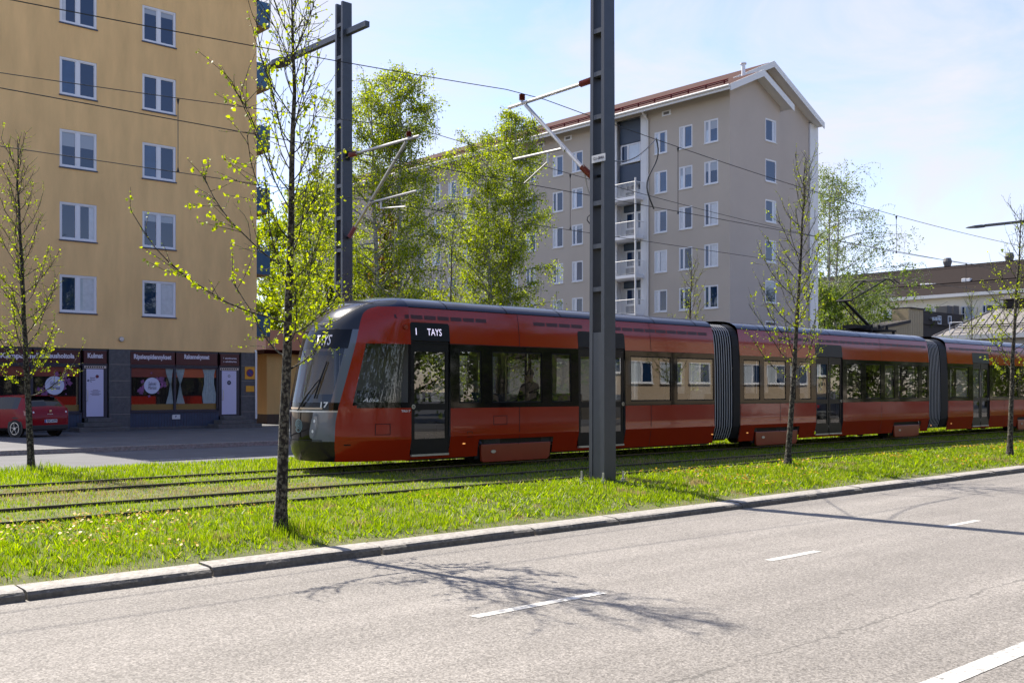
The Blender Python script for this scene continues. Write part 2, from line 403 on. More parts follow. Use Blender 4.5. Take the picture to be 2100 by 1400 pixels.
# worn asphalt of the near road: pale aggregate in dark binder, long wheel bands, blotches
def asphalt_near():
    m = bpy.data.materials.new('asphalt_near'); m.use_nodes = True; n = m.node_tree; b = n.nodes['Principled BSDF']; b.inputs['Roughness'].default_value = .82
    b.inputs['Specular IOR Level'].default_value = .35
    t = n.nodes.new('ShaderNodeTexCoord')
    def noise(scale, det, stretch=None, rough=.6):
        x = n.nodes.new('ShaderNodeTexNoise'); x.inputs['Scale'].default_value = scale; x.inputs['Detail'].default_value = det; x.inputs['Roughness'].default_value = rough
        v = t.outputs['Object']
        if stretch:
            mm = n.nodes.new('ShaderNodeMapping'); mm.inputs['Scale'].default_value = stretch; n.links.new(v, mm.inputs['Vector']); v = mm.outputs['Vector']
        n.links.new(v, x.inputs['Vector']); return x.outputs['Fac']
    def ramp(f, a, b_, c0, c1):
        r = n.nodes.new('ShaderNodeValToRGB'); e = r.color_ramp.elements; e[0].position = a; e[1].position = b_; e[0].color = (*c0, 1); e[1].color = (*c1, 1)
        n.links.new(f, r.inputs['Fac']); return r.outputs['Color']
    def mul(a, b_, f=1):
        x = n.nodes.new('ShaderNodeMix'); x.data_type = 'RGBA'; x.blend_type = 'MULTIPLY'; x.inputs['Factor'].default_value = f
        n.links.new(a, x.inputs['A']); n.links.new(b_, x.inputs['B']); return x.outputs['Result']
    vo = n.nodes.new('ShaderNodeTexVoronoi'); vo.inputs['Scale'].default_value = 70; n.links.new(t.outputs['Object'], vo.inputs['Vector'])
    grain = ramp(vo.outputs['Color'], .15, .9, (.146, .135, .123), (.322, .30, .276))
    speck = ramp(noise(30, 3, rough=.75), .36, .52, (.42, .41, .40), (1, 1, 1))
    pits = ramp(noise(75, 2), .30, .40, (.25, .25, .25), (1, 1, 1))
    band = ramp(noise(1.3, 4, (.06, 1, 1)), .3, .7, (.74, .73, .72), (1.06, 1.05, 1.04))
    blot = ramp(noise(.8, 5), .3, .7, (.90, .90, .90), (1.05, 1.05, 1.05))
    c = mul(mul(mul(mul(grain, speck, .5), pits, .55), band), blot)
    # a broken tar-dark joint running along the lane
    sy = n.nodes.new('ShaderNodeSeparateXYZ'); n.links.new(t.outputs['Object'], sy.inputs['Vector'])
    def mth(op, a, v, clamp=False):
        x = n.nodes.new('ShaderNodeMath'); x.operation = op; x.use_clamp = clamp
        n.links.new(a, x.inputs[0])
        if isinstance(v, float): x.inputs[1].default_value = v
        else: n.links.new(v, x.inputs[1])
        return x.outputs['Value']
    wob = mth('MULTIPLY', noise(3.5, 4), .26); ln = mth('ABSOLUTE', mth('SUBTRACT', mth('ADD', sy.outputs['Y'], wob), 4.36), 0.0)
    near = mth('LESS_THAN', ln, mth('MULTIPLY', noise(5, 3), .03)); brk = mth('GREATER_THAN', noise(1.7, 3), .42)
    fj = mth('MULTIPLY', mth('MULTIPLY', near, brk), .42)
    jm = n.nodes.new('ShaderNodeMix'); jm.data_type = 'RGBA'; n.links.new(fj, jm.inputs['Factor']); n.links.new(c, jm.inputs['A']); jm.inputs['B'].default_value = (.035, .033, .03, 1); c = jm.outputs['Result']
    n.links.new(c, b.inputs['Base Color'])
    bp = n.nodes.new('ShaderNodeBump'); bp.inputs['Strength'].default_value = .5; bp.inputs['Distance'].default_value = .008
    n.links.new(noise(45, 3), bp.inputs['Height']); n.links.new(bp.outputs['Normal'], b.inputs['Normal'])
    MATS['asphalt_near'] = m
asphalt_near()

# ---------------------------------------------------------------- ground, roads, kerb, verge
def struct(name, mb, m, **k): return tag(mb.build(name, m, **k), kind='structure')
g = MB(); g.quad((-900, -900, -.42), (2500, -900, -.42), (2500, 2500, -.42), (-900, 2500, -.42)); struct('ground', g, 'asphalt_far')
g = MB(); g.quad((-60, -4, -.27), (260, -4, -.27), (260, 9.78, -.27), (-60, 9.78, -.27)); struct('road_near', g, 'asphalt_near')
g = MB(); g.quad((-60, 22.6, -.12), (260, 22.6, -.12), (260, 29.35, -.12), (-60, 29.35, -.12)); struct('road_far', g, 'asphalt_far')
g = MB(); g.box(-60, 260, 29.3, 160, -.4, -.01); struct('parking_area', g, 'asphalt_far')
g = MB(); g.box(-60, 260, -9.5, -4, -.4, -.14); struct('pavement', g, 'asphalt_far')
g = MB(); g.box(-60, 260, 29.16, 29.298, -.3, .015); struct('kerb_far', g, 'granite')
# granite kerb of separate long stones
g = MB(); rnd = random.Random(4); x = -12.0
JOINTS = [2.97, 4.74, 6.8, 9.19, 10.8, 13.7]
cuts = [-3.2, -1.1, 1.0]+JOINTS
x = 13.7
while x < 90: x += rnd.uniform(1.7, 2.6); cuts.append(x)
for a, b in zip(cuts[:-1], cuts[1:]):
    n = 7; j = .012; dz = rnd.uniform(-.008, .008); fy = rnd.uniform(-.008, .008)
    prev = None
    for k in range(n+1):
        xx = a+j+(b-a-2*j)*k/n; e = rnd.uniform(-.008, .008) + (-.012 if k in (0, n) else 0)
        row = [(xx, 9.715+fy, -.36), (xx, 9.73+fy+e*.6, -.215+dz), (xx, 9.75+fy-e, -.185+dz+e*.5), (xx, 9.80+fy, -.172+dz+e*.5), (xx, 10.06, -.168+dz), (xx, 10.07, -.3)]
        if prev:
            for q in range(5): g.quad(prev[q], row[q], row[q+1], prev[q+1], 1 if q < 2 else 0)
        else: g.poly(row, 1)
        prev = row
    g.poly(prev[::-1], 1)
struct('kerb_near', g, ['granite', 'granite_shaded'], merge=False, smooth=35)
# verge and track bed as one gently shaped soil sheet
PROF = [(10.04, -.19), (10.3, -.155), (11.2, -.08), (12.4, -.03), (13.3, -.055), (13.55, -.056), (19.0, -.056), (19.4, -.055), (22.4, -.06), (22.7, -.16)]
def soil_z(y):
    return float(np.interp(y, [p[0] for p in PROF], [p[1] for p in PROF]))
g = MB()
for (y0, z0), (y1, z1) in zip(PROF[:-1], PROF[1:]): g.quad((-60, y0, z0), (260, y0, z0), (260, y1, z1), (-60, y1, z1))
struct('verge_soil', g, 'soil', merge=True, smooth=60)
# painted lines
g = MB()
for k in range(-1, 12):
    x0 = 5.49+4.23*k; L = 1.0
    g.quad((x0, 6.50, -.266), (x0+L, 6.50, -.266), (x0+L, 6.61, -.266), (x0, 6.61, -.266))
struct('lane_dashes', g, 'road_paint')
g = MB(); g.quad((6.5, 6.49, -.2655), (7.05, 6.49, -.2655), (7.05, 6.60, -.2655), (6.5, 6.60, -.2655)); struct('worn_dash', g, 'road_paint_thin')
g = MB(); g.quad((-20, 3.0, -.266), (120, 3.0, -.266), (120, 3.165, -.266), (-20, 3.165, -.266)); struct('edge_line', g, 'road_paint')
g = MB()
for k in range(-1, 9):
    x0 = 10.3+8.5*k; g.quad((x0, 24.75, -.116), (x0+2.4, 24.75, -.116), (x0+2.4, 24.87, -.116), (x0, 24.87, -.116))
struct('far_lane_dashes', g, 'road_paint_thin')
# drain slot in the parking area
p = atZ(90, 919, 0)

# tram tracks: each track is a thing with two rails
RAILS = [13.58, 15.08, 17.30, 18.80]
for k, (lab, ys) in enumerate((('grooved tram track in the grass nearer the road, empty', RAILS[:2]), ('grooved tram track in the grass that the red tram stands on', RAILS[2:]))):
    t = empty('tram_track', (0, (ys[0]+ys[1])/2, 0), lab, 'tram track')
    for y in ys:
        r = MB(); r.box(-60, 200, y-.055, y-.032, -.12, -.012); r.box(-60, 200, y-.012, y+.05, -.12, -.018); r.box(-60, 200, y-.032, y-.012, -.12, -.045)
        ro = r.build('rail', 'rail_steel', t)
        h = MB(); h.box(-60, 200, y-.052, y-.035, -.012, -.002); h.build('rail_head', 'rail_head', ro)

# ---------------------------------------------------------------- grass and dandelions (ground cover)
rng = np.random.default_rng(7)
TREES_NEAR = [(6.22, 11.0), (19.4, 12.6), (27.4, 11.2)]
TREES_FAR = [(7.0, 22.6), (18.3, 22.9), (29.0, 23), (40.0, 22.9), (51.5, 22.9)]
def noise2(x, y, s, seed):
    r = np.random.default_rng(seed); G = r.random((64, 64)); X = x*s; Y = y*s
    i = np.floor(X).astype(int); j = np.floor(Y).astype(int); fx = X-i; fy = Y-j; fx = fx*fx*(3-2*fx); fy = fy*fy*(3-2*fy)
    q = lambda a, b: G[a % 64, b % 64]
    return (q(i, j)*(1-fx)+q(i+1, j)*fx)*(1-fy)+(q(i, j+1)*(1-fx)+q(i+1, j+1)*fx)*fy
def scatter(n, x0, x1, y0, y1, d0, pw):
    x = rng.uniform(x0, x1, n); y = rng.uniform(y0, y1, n); d = x*SA+y*CA; u = (x*CA-y*SA)/np.maximum(d, .1)
    ok = (d > 6) & (np.abs(u) < .62) & (rng.random(n) < np.minimum(1, (d0/d)**pw)); return x[ok], y[ok], d[ok]
def blades(x, y, h, w, d, lean=.55):
    n = len(x); z = np.interp(y, [p[0] for p in PROF], [p[1] for p in PROF])
    a = rng.uniform(0, 2*math.pi, n); la = rng.uniform(0, 2*math.pi, n); ll = h*lean*rng.random(n)**.7
    wx, wy = np.cos(a)*w/2, np.sin(a)*w/2; V = np.zeros((n, 4, 3))
    V[:, 0] = np.stack([x-wx, y-wy, z-.01], 1); V[:, 1] = np.stack([x+wx, y+wy, z-.01], 1)
    tx, ty, tz = x+np.cos(la)*ll, y+np.sin(la)*ll, z+h
    V[:, 2] = np.stack([tx+wx*.25, ty+wy*.25, tz], 1); V[:, 3] = np.stack([tx-wx*.25, ty-wy*.25, tz], 1); return V
parts = []; dry = []
# near verge
x, y, d = scatter(620000, -4, 70, 10.0, 13.5, 9.5, 1.15)
cl = noise2(x, y, 1.1, 1)*.6+noise2(x, y, 3.3, 2)*.4
edge = np.clip((y-10.02)/.5, 0, 1)
keep = (rng.random(len(x)) < .30+.9*cl) & (rng.random(len(x)) < .18+.82*edge); x, y, d, cl, edge = (q[keep] for q in (x, y, d, cl, edge))
h = (.020+.070*cl**1.6)*rng.uniform(.6, 1.3, len(x))*(.45+.55*edge)
for tx, ty in TREES_NEAR:
    r2 = np.hypot(x-tx-.15, (y-ty)*1.1); h = h*(1+2.3*np.exp(-(r2/.32)**2))
r2 = np.hypot(x-13.5, y-12.5); h = h*(1+1.0*np.exp(-(r2/.6)**2))
tuft = np.zeros(len(x))
for k in range(26):
    cx, cy = rng.uniform(2, 34), rng.uniform(10.4, 13.2); tuft += np.exp(-(np.hypot(x-cx, y-cy)/rng.uniform(.10, .3))**2)
h = h*(1+1.1*np.minimum(tuft, 1)); h = np.minimum(h, .30)*np.interp(y, [12.9, 13.35], [1, .38])
V = blades(x, y, h, .0075*np.maximum(1, d/9), d)
dm = (noise2(x, y, 2.2, 9) > .84) | (rng.random(len(x)) > .95) | (edge < .25) & (rng.random(len(x)) < .45)
parts.append(V[~dm]); dry.append(V[dm])
# between and beside the rails
x, y, d = scatter(520000, -4, 75, 13.45, 22.7, 12, 1.2)
ok = np.ones(len(x), bool)
for ry in RAILS: ok &= np.abs(y-ry) > .058
x, y, d = x[ok], y[ok], d[ok]
cl = noise2(x, y, .7, 3)*.55+noise2(x, y, 2.6, 4)*.45
far = y > 19.0
keep = (rng.random(len(x)) < np.where(far, .95, .6+1.2*cl)); x, y, d, cl, far = (q[keep] for q in (x, y, d, cl, far))
h = np.where(far, .035+.08*cl, .018+.04*cl)*rng.uniform(.6, 1.3, len(x))
for tx, ty in TREES_FAR:
    r2 = np.hypot(x-tx, y-ty); h = h*(1+2.2*np.exp(-(r2/.6)**2))
V = blades(x, y, np.minimum(h, .42), .0085*np.maximum(1, d/9), d)
patch = noise2(x, y*1.6, .55, 12)
dm = (~far) & ((patch > .76) & (rng.random(len(x)) < .6) | (rng.random(len(x)) > .94))
parts.append(V[~dm]); dry.append(V[dm])
tag(np_mesh('grass', np.concatenate(parts), 4, 'grass_blade'), 'bright green grass of the verge and the tram tracks', 'grass', kind='stuff')
tag(np_mesh('dry_grass', np.concatenate(dry), 4, 'dry_blade'), 'dry straw coloured grass patches between the rails', 'grass', kind='stuff')
# dandelion rosettes and heads
x, y, d = scatter(9000, 0, 60, 10.4, 13.4, 14, .8)
cl = noise2(x, y, .55, 21)*.6+noise2(x, y, 1.7, 22)*.4; k = (cl > .63); x, y, d = x[k], y[k], d[k]
ex = np.array([(rng.uniform(1.5, 7), rng.uniform(12.2, 13.4)) for _ in range(70)]); x = np.r_[x, ex[:, 0]]; y = np.r_[y, ex[:, 1]]; d = x*SA+y*CA
ng = len(x); r = rng.uniform(.012, .019, ng)*np.maximum(1, d/16); z = np.interp(y, [p[0] for p in PROF], [p[1] for p in PROF])+rng.uniform(.05, .13, ng)
V = np.zeros((ng, 6, 3)); tx, ty = rng.normal(0, .35, ng), rng.normal(.4, .3, ng)
for q in range(6):
    a = q*math.pi/3; V[:, q, 0] = x+r*math.cos(a); V[:, q, 1] = y+r*math.sin(a); V[:, q, 2] = z+r*(math.cos(a)*tx-math.sin(a)*ty*-1)
tag(np_mesh('dandelions', V, 6, 'dandelion'), 'yellow dandelion heads scattered through the roadside grass', 'flowers', kind='stuff')
n = 2600; x, y, d = scatter(n*3, 0, 45, 10.25, 13.4, 12, 1); V = []
bl = blades(np.repeat(x, 6)+rng.normal(0, .02, len(x)*6), np.repeat(y, 6)+rng.normal(0, .02, len(x)*6), rng.uniform(.03, .09, len(x)*6), .022*np.maximum(1, np.repeat(d, 6)/14), d, lean=1.6)
tag(np_mesh('weed_leaves', bl, 4, 'grass_blade'), 'broad weed leaves low in the roadside grass', 'weeds', kind='stuff')
# ---------------------------------------------------------------- the tram
TX, TY = 10.6, 18.05
tram = empty('tram', (TX, TY, 0), 'long dark red articulated tram with black window band and navy roof', 'tram')
PZ = [.21, .40, .62, .655, .70, 1.23, 2.55, 3.05, 3.27, 3.31, 3.36, 3.41, 3.45, 3.49, 3.515, 3.53]
PW = [1.245, 1.275, 1.325, 1.333, 1.323, 1.325, 1.31, 1.262, 1.215, 1.19, 1.14, 1.06, .96, .78, .50, 0.0]
prof = lambda z: float(np.interp(z, PZ, PW))
def S(px): return atY(px, 800, TY-1.325).x-TX
L = lambda s, y, z: Vector((TX+s, TY+y, z))            # tram coordinates to the world
PLX = [0, .012, .05, .14, .34, .70, 1.1, 1.5, 1.85]; PLW = [0, .18, .36, .58, .80, .99, 1.15, 1.265, 1.325]
def smoothinterp(x, X, Y):
    x = np.clip(x, X[0], X[-1]); i = int(np.clip(np.searchsorted(X, x)-1, 0, len(X)-2))
    def sl(k):
        if k == 0: return (Y[1]-Y[0])/(X[1]-X[0])
        if k == len(X)-1: return (Y[-1]-Y[-2])/(X[-1]-X[-2])
        a, b = (Y[k]-Y[k-1])/(X[k]-X[k-1]), (Y[k+1]-Y[k])/(X[k+1]-X[k]); return 2*a*b/(a+b) if a*b > 0 else 0
    h = X[i+1]-X[i]; t = (x-X[i])/h
    return float((2*t**3-3*t**2+1)*Y[i]+(t**3-2*t**2+t)*h*sl(i)+(-2*t**3+3*t**2)*Y[i+1]+(t**3-t**2)*h*sl(i+1))
NZ = 1.8
x0 = lambda z: smoothinterp(z, [.2, .34, .5, .8, 1.2, 1.8, 2.3, 2.6, 2.78, 2.95, 3.1, 3.2, 3.27, 3.34, 3.40, 3.46, 3.50, 3.53],
                            [.16, .06, .02, 0, .01, .12, .235, .32, .39, .49, .63, .75, .86, 1.0, 1.17, 1.40, 1.6, 1.79])
sb = lambda z: smoothinterp(z, [.2, .6, .9, 1.25, 1.8, 2.46, 2.82, 3.0, 3.1, 3.17, 3.23, 3.27, 3.30, 3.36, 3.53],
                            [.40, .34, .345, .40, .55, .735, .835, .90, .955, 1.02, 1.12, 1.26, 1.46, 1.62, 1.798])
PLQ = np.linspace(0, 1.85, 400)**1.0; PLV = np.array([smoothinterp(q, PLX, PLW) for q in PLQ])
def halfw(s, z):
    a = x0(z); return smoothinterp((s-a)/(NZ-a)*1.85, PLX, PLW)/1.325*prof(z)
def front_pt(w, z, out=0.0):
    """point of the front skin at lateral offset w (positive towards the road side)"""
    a = x0(z); f = prof(z)/1.325
    g = lambda ww: a+float(np.interp(abs(ww)/f, PLV, PLQ))*(NZ-a)/1.85
    s = g(w)
    if out:
        e = .02; ds = (g(w+e)-g(w-e))/(2*e); a2 = x0(z+.03); a1 = x0(z-.03); dz = (a2-a1)/.06
        n = Vector((-1, -ds, dz)); n.normalize(); return L(s, -w, z)+Vector((n.x, n.y, n.z))*out
    return L(s, -w, z)
def side_pt(s, z, out=0.0):
    w = halfw(s, z) if s < NZ else prof(z)
    if out:
        e = .03; d = ((halfw(s+e, z)-halfw(s-e, z))/(2*e)) if s < NZ-.05 else 0
        n = Vector((-d, -1, 0)).normalized(); return L(s, -w, z)+n*out
    return L(s, -w, z)
ZR = [.20, .26, .36, .48, .60, .62, .72, .86, 1.0, 1.12, 1.17, 1.205, 1.25, 1.30, 1.36, 1.48, 1.7, 1.95, 2.2, 2.42, 2.52, 2.55, 2.62, 2.72, 2.80, 2.87, 2.94, 3.0, 3.06, 3.11, 3.15, 3.19, 3.23, 3.27, 3.30, 3.33, 3.37, 3.41, 3.44, 3.47, 3.495, 3.515, 3.53]
KB, KK = 16, 34
cols = {}
grid = []
for z in ZR:
    a, b = x0(z), sb(z); row = []
    for j in range(KB): s = a+(b-a)*(j/KB)**2.0; row.append((s, halfw(s, z)))
    for j in range(KB, KK+1): s = b+(NZ-b)*(j-KB)/(KK-KB); row.append((s, halfw(s, z)))
    row[0] = (a, 0.0); grid.append(row)
B = {}
def bucket(n): return B.setdefault(n, MB())
for i in range(len(ZR)-1):
    zm = (ZR[i]+ZR[i+1])/2
    for j in range(KK):
        front = j < KB
        if front:
            if zm < .61: k = 'bumper'
            elif zm < 1.185: k = 'nose_panel' if j < 7 else 'nose_cheek'
            elif zm < 1.21: k = 'nose_ledge'
            elif zm < 1.40: k = 'windscreen_base'
            elif zm < 2.42: k = 'windscreen' if j < KB-3 else 'windscreen_pillar'
            elif zm < 2.78: k = 'display_band' if j < KB-2 else 'windscreen_pillar'
            else: k = 'roof_hood'
        else:
            if zm < 1.25: k = 'cab_lower_panel'
            elif zm < 1.30: k = 'cab_lower_panel' if j < KB+4 else 'cab_window_band'
            elif zm < 2.53: k = 'cab_lower_panel' if j < KB+3 else ('cab_window_band' if zm < 1.36 or j > KK-2 else 'cab_window')
            elif zm < 3.28: k = 'cab_upper_panel'
            else: k = 'cab_roof'
        for sg in (-1, 1):
            P = lambda ii, jj: L(grid[ii][jj][0], sg*grid[ii][jj][1], ZR[ii])
            q = [P(i, j), P(i, j+1), P(i+1, j+1), P(i+1, j)]
            if sg > 0: q = q[::-1]
            if k in ('cab_window', 'cab_window_band', 'windscreen_pillar', 'nose_cheek') and sg > 0: bucket(k+'_far').quad(*q)
            elif k == 'cab_lower_panel' or k == 'cab_upper_panel': bucket('cab_shell').quad(*q)
            else: bucket(k).quad(*q)
CABM = {'bumper': 'bumper_black', 'nose_panel': 'gloss_black', 'nose_cheek': 'tram_front_grey', 'nose_ledge': 'galvanised', 'windscreen_base': 'gloss_black', 'windscreen': 'wind_glass',
        'windscreen_pillar': 'tram_front_grey', 'display_band': 'gloss_black', 'roof_hood': 'tram_hood', 'cab_shell': 'tram_red', 'cab_window_band': 'gloss_black',
        'cab_window': 'wind_glass', 'cab_window_far': 'wind_glass', 'cab_window_band_far': 'gloss_black', 'windscreen_pillar_far': 'tram_front_grey', 'nose_cheek_far': 'tram_front_grey', 'cab_roof': 'tram_blue'}
NMS = {'cab_window_far': 'cab_window', 'cab_window_band_far': 'cab_window_band', 'windscreen_pillar_far': 'windscreen_pillar', 'nose_cheek_far': 'nose_cheek', 'display_band': 'destination_display'}
made = {}
for k, mb in B.items(): made[k] = mb.build(NMS.get(k, k), CABM[k], tram, merge=True, smooth=50)
# conforming details on the nose
def patch(pts, fn, name, m, parent, out=.008):
    mb = MB(); mb.poly([fn(a, b, out) for a, b in pts]); return mb.build(name, m, parent)
def oval(cx, cz, rx, rz, lean=0, n=20, p=2.6):
    o = []
    for k in range(n):
        t = 2*math.pi*k/n; c, s_ = math.cos(t), math.sin(t); c = math.copysign(abs(c)**(2/p), c); s_ = math.copysign(abs(s_)**(2/p), s_)
        o.append((cx+rx*c+lean*s_*rz, cz+rz*s_))
    return o
for sg in (1, -1):
    h = patch([(sg*a, b) for a, b in oval(.46, .90, .085, .245, .20)], front_pt, 'headlight', 'tram_front_grey', tram, .006)
    patch([(sg*a, b) for a, b in oval(.46, .90, .062, .215, .20)], front_pt, 'lens', 'lamp_glass', h, .012)
    for zc in (.80, 1.0): patch([(sg*a, b) for a, b in oval(.46+(zc-.9)*.2, zc, .022, .032, 0, p=2)], front_pt, 'reflector', 'decal_white', h, .016)
def surf_text(body, size, fn, u0, v0, name, m, parent, out=.012, width=None, shear=0, bold=0, flip=1):
    cu = bpy.data.curves.new(name, 'FONT'); cu.body = body; cu.size = size; cu.shear = shear; cu.offset = bold; cu.resolution_u = 3; cu.align_x = 'LEFT'
    ob = bpy.data.objects.new(name, cu); C.objects.link(ob); me = bpy.data.meshes.new_from_object(ob); bpy.data.objects.remove(ob); bpy.data.curves.remove(cu)
    w = max(v.co.x for v in me.vertices) or 1; k = (width/w) if width else 1; o3 = off(parent)
    for v in me.vertices: v.co = fn(u0+flip*v.co.x*k, v0+v.co.y, out)-o3
    me.materials.clear(); me.materials.append(MATS[m]); return link(name, me, parent)
surf_text('17', .15, front_pt, .56, 1.265, 'fleet_number', 'decal_white', tram, width=.15, bold=.004)
disp = made['display_band']
def dots(word, fn, u0, v0, w, h, name, m, parent, out=.012, gap=1):
    mb = MB(); n = sum(len(DOT[c][0])+gap for c in word)-gap; du = w/n; dv = h/7; x = 0
    for c in word:
        for r, line in enumerate(DOT[c]):
            for q, b in enumerate(line):
                if b == '1':
                    a0 = u0+(x+q+.06)*du; a1 = a0+.90*du; c1 = v0+h-(r+.06)*dv; c0 = c1-.90*dv
                    mb.quad(fn(a0, c0, out), fn(a1, c0, out), fn(a1, c1, out), fn(a0, c1, out))
        x += len(DOT[c][0])+gap
    return mb.build(name, m, parent)
surf_text('TAYS', .29, front_pt, .16, 2.49, 'lettering', 'sign_white', disp, width=.40, bold=.003)
# round line emblem on the nose panel
mb = MB()
def arc(cw, cz, r0, r1, a0, a1, n=18):
    for k in range(n):
        t0, t1 = a0+(a1-a0)*k/n, a0+(a1-a0)*(k+1)/n
        P = lambda r, t: front_pt(cw+r*math.cos(t), cz+r*math.sin(t), .006)
        mb.quad(P(r0, t0), P(r1, t0), P(r1, t1), P(r0, t1))
arc(.02, .90, .118, .130, -2.6, 3.2); arc(.02, .90, .080, .091, -1.2, 4.2); arc(.02, .90, .044, .054, 0, 6.28); arc(.02, .90, .0, .018, 0, 6.28, 8)
mb.build('emblem', 'decal_pale_blue', tram)
patch([(-.35, 1.235), (.62, 1.235), (.62, 1.262), (-.35, 1.262)], lambda a, b, o: front_pt(a, b, o), 'trim_strip', 'wood_strip', tram, .006) if False else None
mb = MB()
for k in range(14):
    a, b = -.35+.97*k/14, -.35+.97*(k+1)/14
    mb.quad(front_pt(a, 1.23, .007), front_pt(b, 1.23, .007), front_pt(b, 1.262, .007), front_pt(a, 1.262, .007))
mb.build('trim_strip', 'wood_strip', tram)
mb = MB(); mb.tube([front_pt(.02, 1.2, .03), front_pt(.22, 1.42, .06), front_pt(.5, 1.80, .05)], .013, 6)
wp = mb.build('wiper', 'soft_black', tram)
mb = MB(); mb.tube([front_pt(.46, 1.44, .035), front_pt(.52, 1.8, .04), front_pt(.58, 2.16, .035)], [.016, .02, .012], 6); mb.tube([front_pt(.10, 1.24, .05), front_pt(.44, 1.72, .06)], .008, 5)
mb.build('wiper_blade', 'soft_black', wp)
mb = MB()
for k in range(16):
    a, b = -.62+1.24*k/16, -.62+1.24*(k+1)/16
    mb.quad(front_pt(a, 2.80, .004), front_pt(b, 2.80, .004), front_pt(b, 2.812, .004), front_pt(a, 2.812, .004))
    mb.quad(front_pt(a, .612, .004), front_pt(b, .612, .004), front_pt(b, .63, .004), front_pt(a, .63, .004))
mb.build('panel_joint', 'soft_black', tram)
hm = MB()                                                # hood lid outline and handle
lid = [(-.55, 3.0), (-.3, 2.93), (0, 2.915), (.3, 2.93), (.5, 2.985), (.62, 3.12), (.72, 3.28), (.78, 3.40)]
for (a, za), (b, zb) in zip(lid[:-1], lid[1:]):
    for q in range(4):
        t0, t1 = q/4, (q+1)/4; pa, pb = (a+(b-a)*t0, za+(zb-za)*t0), (a+(b-a)*t1, za+(zb-za)*t1)
        hm.quad(front_pt(*pa, .004), front_pt(*pb, .004), front_pt(pb[0]-.006, pb[1]+.018, .004), front_pt(pa[0]-.006, pa[1]+.018, .004))
hm.build('lid_seam', 'soft_black', tram)
mb = MB(); mb.tube([front_pt(.10, 2.89, .004), front_pt(.12, 2.885, .02), front_pt(.30, 2.885, .02), front_pt(.32, 2.89, .004)], .008, 5); mb.build('hood_handle', 'soft_black', tram)
surf_text('Alisa', .105, side_pt, S(760), 1.375, 'lettering', 'decal_white', made['cab_window'], out=.01, width=.30, shear=.35)
surf_text('TR017', .062, side_pt, S(825), 1.165, 'lettering', 'decal_white', made['cab_shell'], out=.006, width=.20, bold=.001)
mb = MB(); mb.disc(side_pt(S(834), 2.86, .0), .045, (0, -1, 0), .05, 16); mb.build('marker_lamp', 'tram_red_dull', tram)
def seam_s(z0, z1, s, w=.014, out=.003):
    SM = MB()
    n = 8
    for k in range(n):
        a, b = z0+(z1-z0)*k/n, z0+(z1-z0)*(k+1)/n
        SM.quad(side_pt(s, a, out), side_pt(s+w, a, out), side_pt(s+w, b, out), side_pt(s, b, out))
    SM.build('panel_gap', 'soft_black', tram)
def hatch(sa, sbb, za, zb):
    w = .012; SM = MB()
    for a, b, c, d in ((sa, sbb, za, za+w), (sa, sbb, zb-w, zb), (sa, sa+w, za, zb), (sbb-w, sbb, za, zb)):
        SM.quad(side_pt(a, c, .003), side_pt(b, c, .003), side_pt(b, d, .003), side_pt(a, d, .003))
    SM.build('hatch_outline', 'soft_black', tram)
hatch(S(780), S(806), .72, .94); hatch(S(731), S(742), .52, .545)
hatch(S(1012), S(1040), .86, 1.06); hatch(S(958), S(969), .62, .74)
# cab interior
mb = MB(); mb.box(TX+.30, TX+1.0, TY-.55, TY+.55, .9, 1.30); mb.box(TX+.42, TX+.8, TY-.2, TY+.42, 1.3, 1.52); mb.build('dashboard', 'lining_dark', tram)
mb = MB(); mb.box(TX+1.9, TX+1.95, TY-1.2, TY+1.2, .4, 2.5); mb.build('cab_partition', 'lining', tram)
mb = MB(); mb.box(TX+1.15, TX+1.6, TY-.25, TY+.25, .75, .9); mb.box(TX+1.55, TX+1.68, TY-.25, TY+.25, .9, 1.6); mb.build('driver_seat', 'seat_cloth', tram)
mb = MB(); mb.box(TX+.45, TX+1.1, TY-.5, TY+.5, .3, .42); mb.box(TX+1.1, TX+1.9, TY-.9, TY+.9, .3, .42); mb.box(TX+.95, TX+1.85, TY-.8, TY+.8, 2.56, 2.6); mb.build('cab_floor', 'lining_dark', tram)

# modules: doors, windows and panels along the straight sides
WZ0, WZ1, DZ0, DZ1 = 1.335, 2.435, .30, 2.60
MODS = [dict(s0=NZ, s1=S(1466), win=[(942, 988), (1010, 1112), (1132, 1172), (1294, 1376), (1389, 1464)], door=[(843.6, 924, 1), (1187, 1283, 2)], bog=[(983, 1136)], seam=[1065, 1335]),
        dict(s0=S(1518), s1=S(1906), win=[(1526, 1559), (1567, 1612), (1620, 1632), (1640, 1664), (1737, 1767), (1776, 1807), (1815, 1835), (1843, 1884), (1891, 1902)], door=[(1674, 1729, 2)], bog=[(1549, 1641), (1834, 1890)], seam=[1600, 1808]),
        dict(s0=S(1944), s1=36.6, win=[(1949, 1987), (2036, 2068), (2074, 2088), (2094, 2118), (2124, 2150)], door=[(1996, 2030, 2)], bog=[(2088, 2130)], seam=[2060])]
def conv(lst): return [(S(a[0]), S(a[1]))+tuple(a[2:]) for a in lst]
ZB = sorted(set([z for z in PZ if z <= 3.27]+[DZ0, WZ0, WZ1, .56, .9, 2.8]))
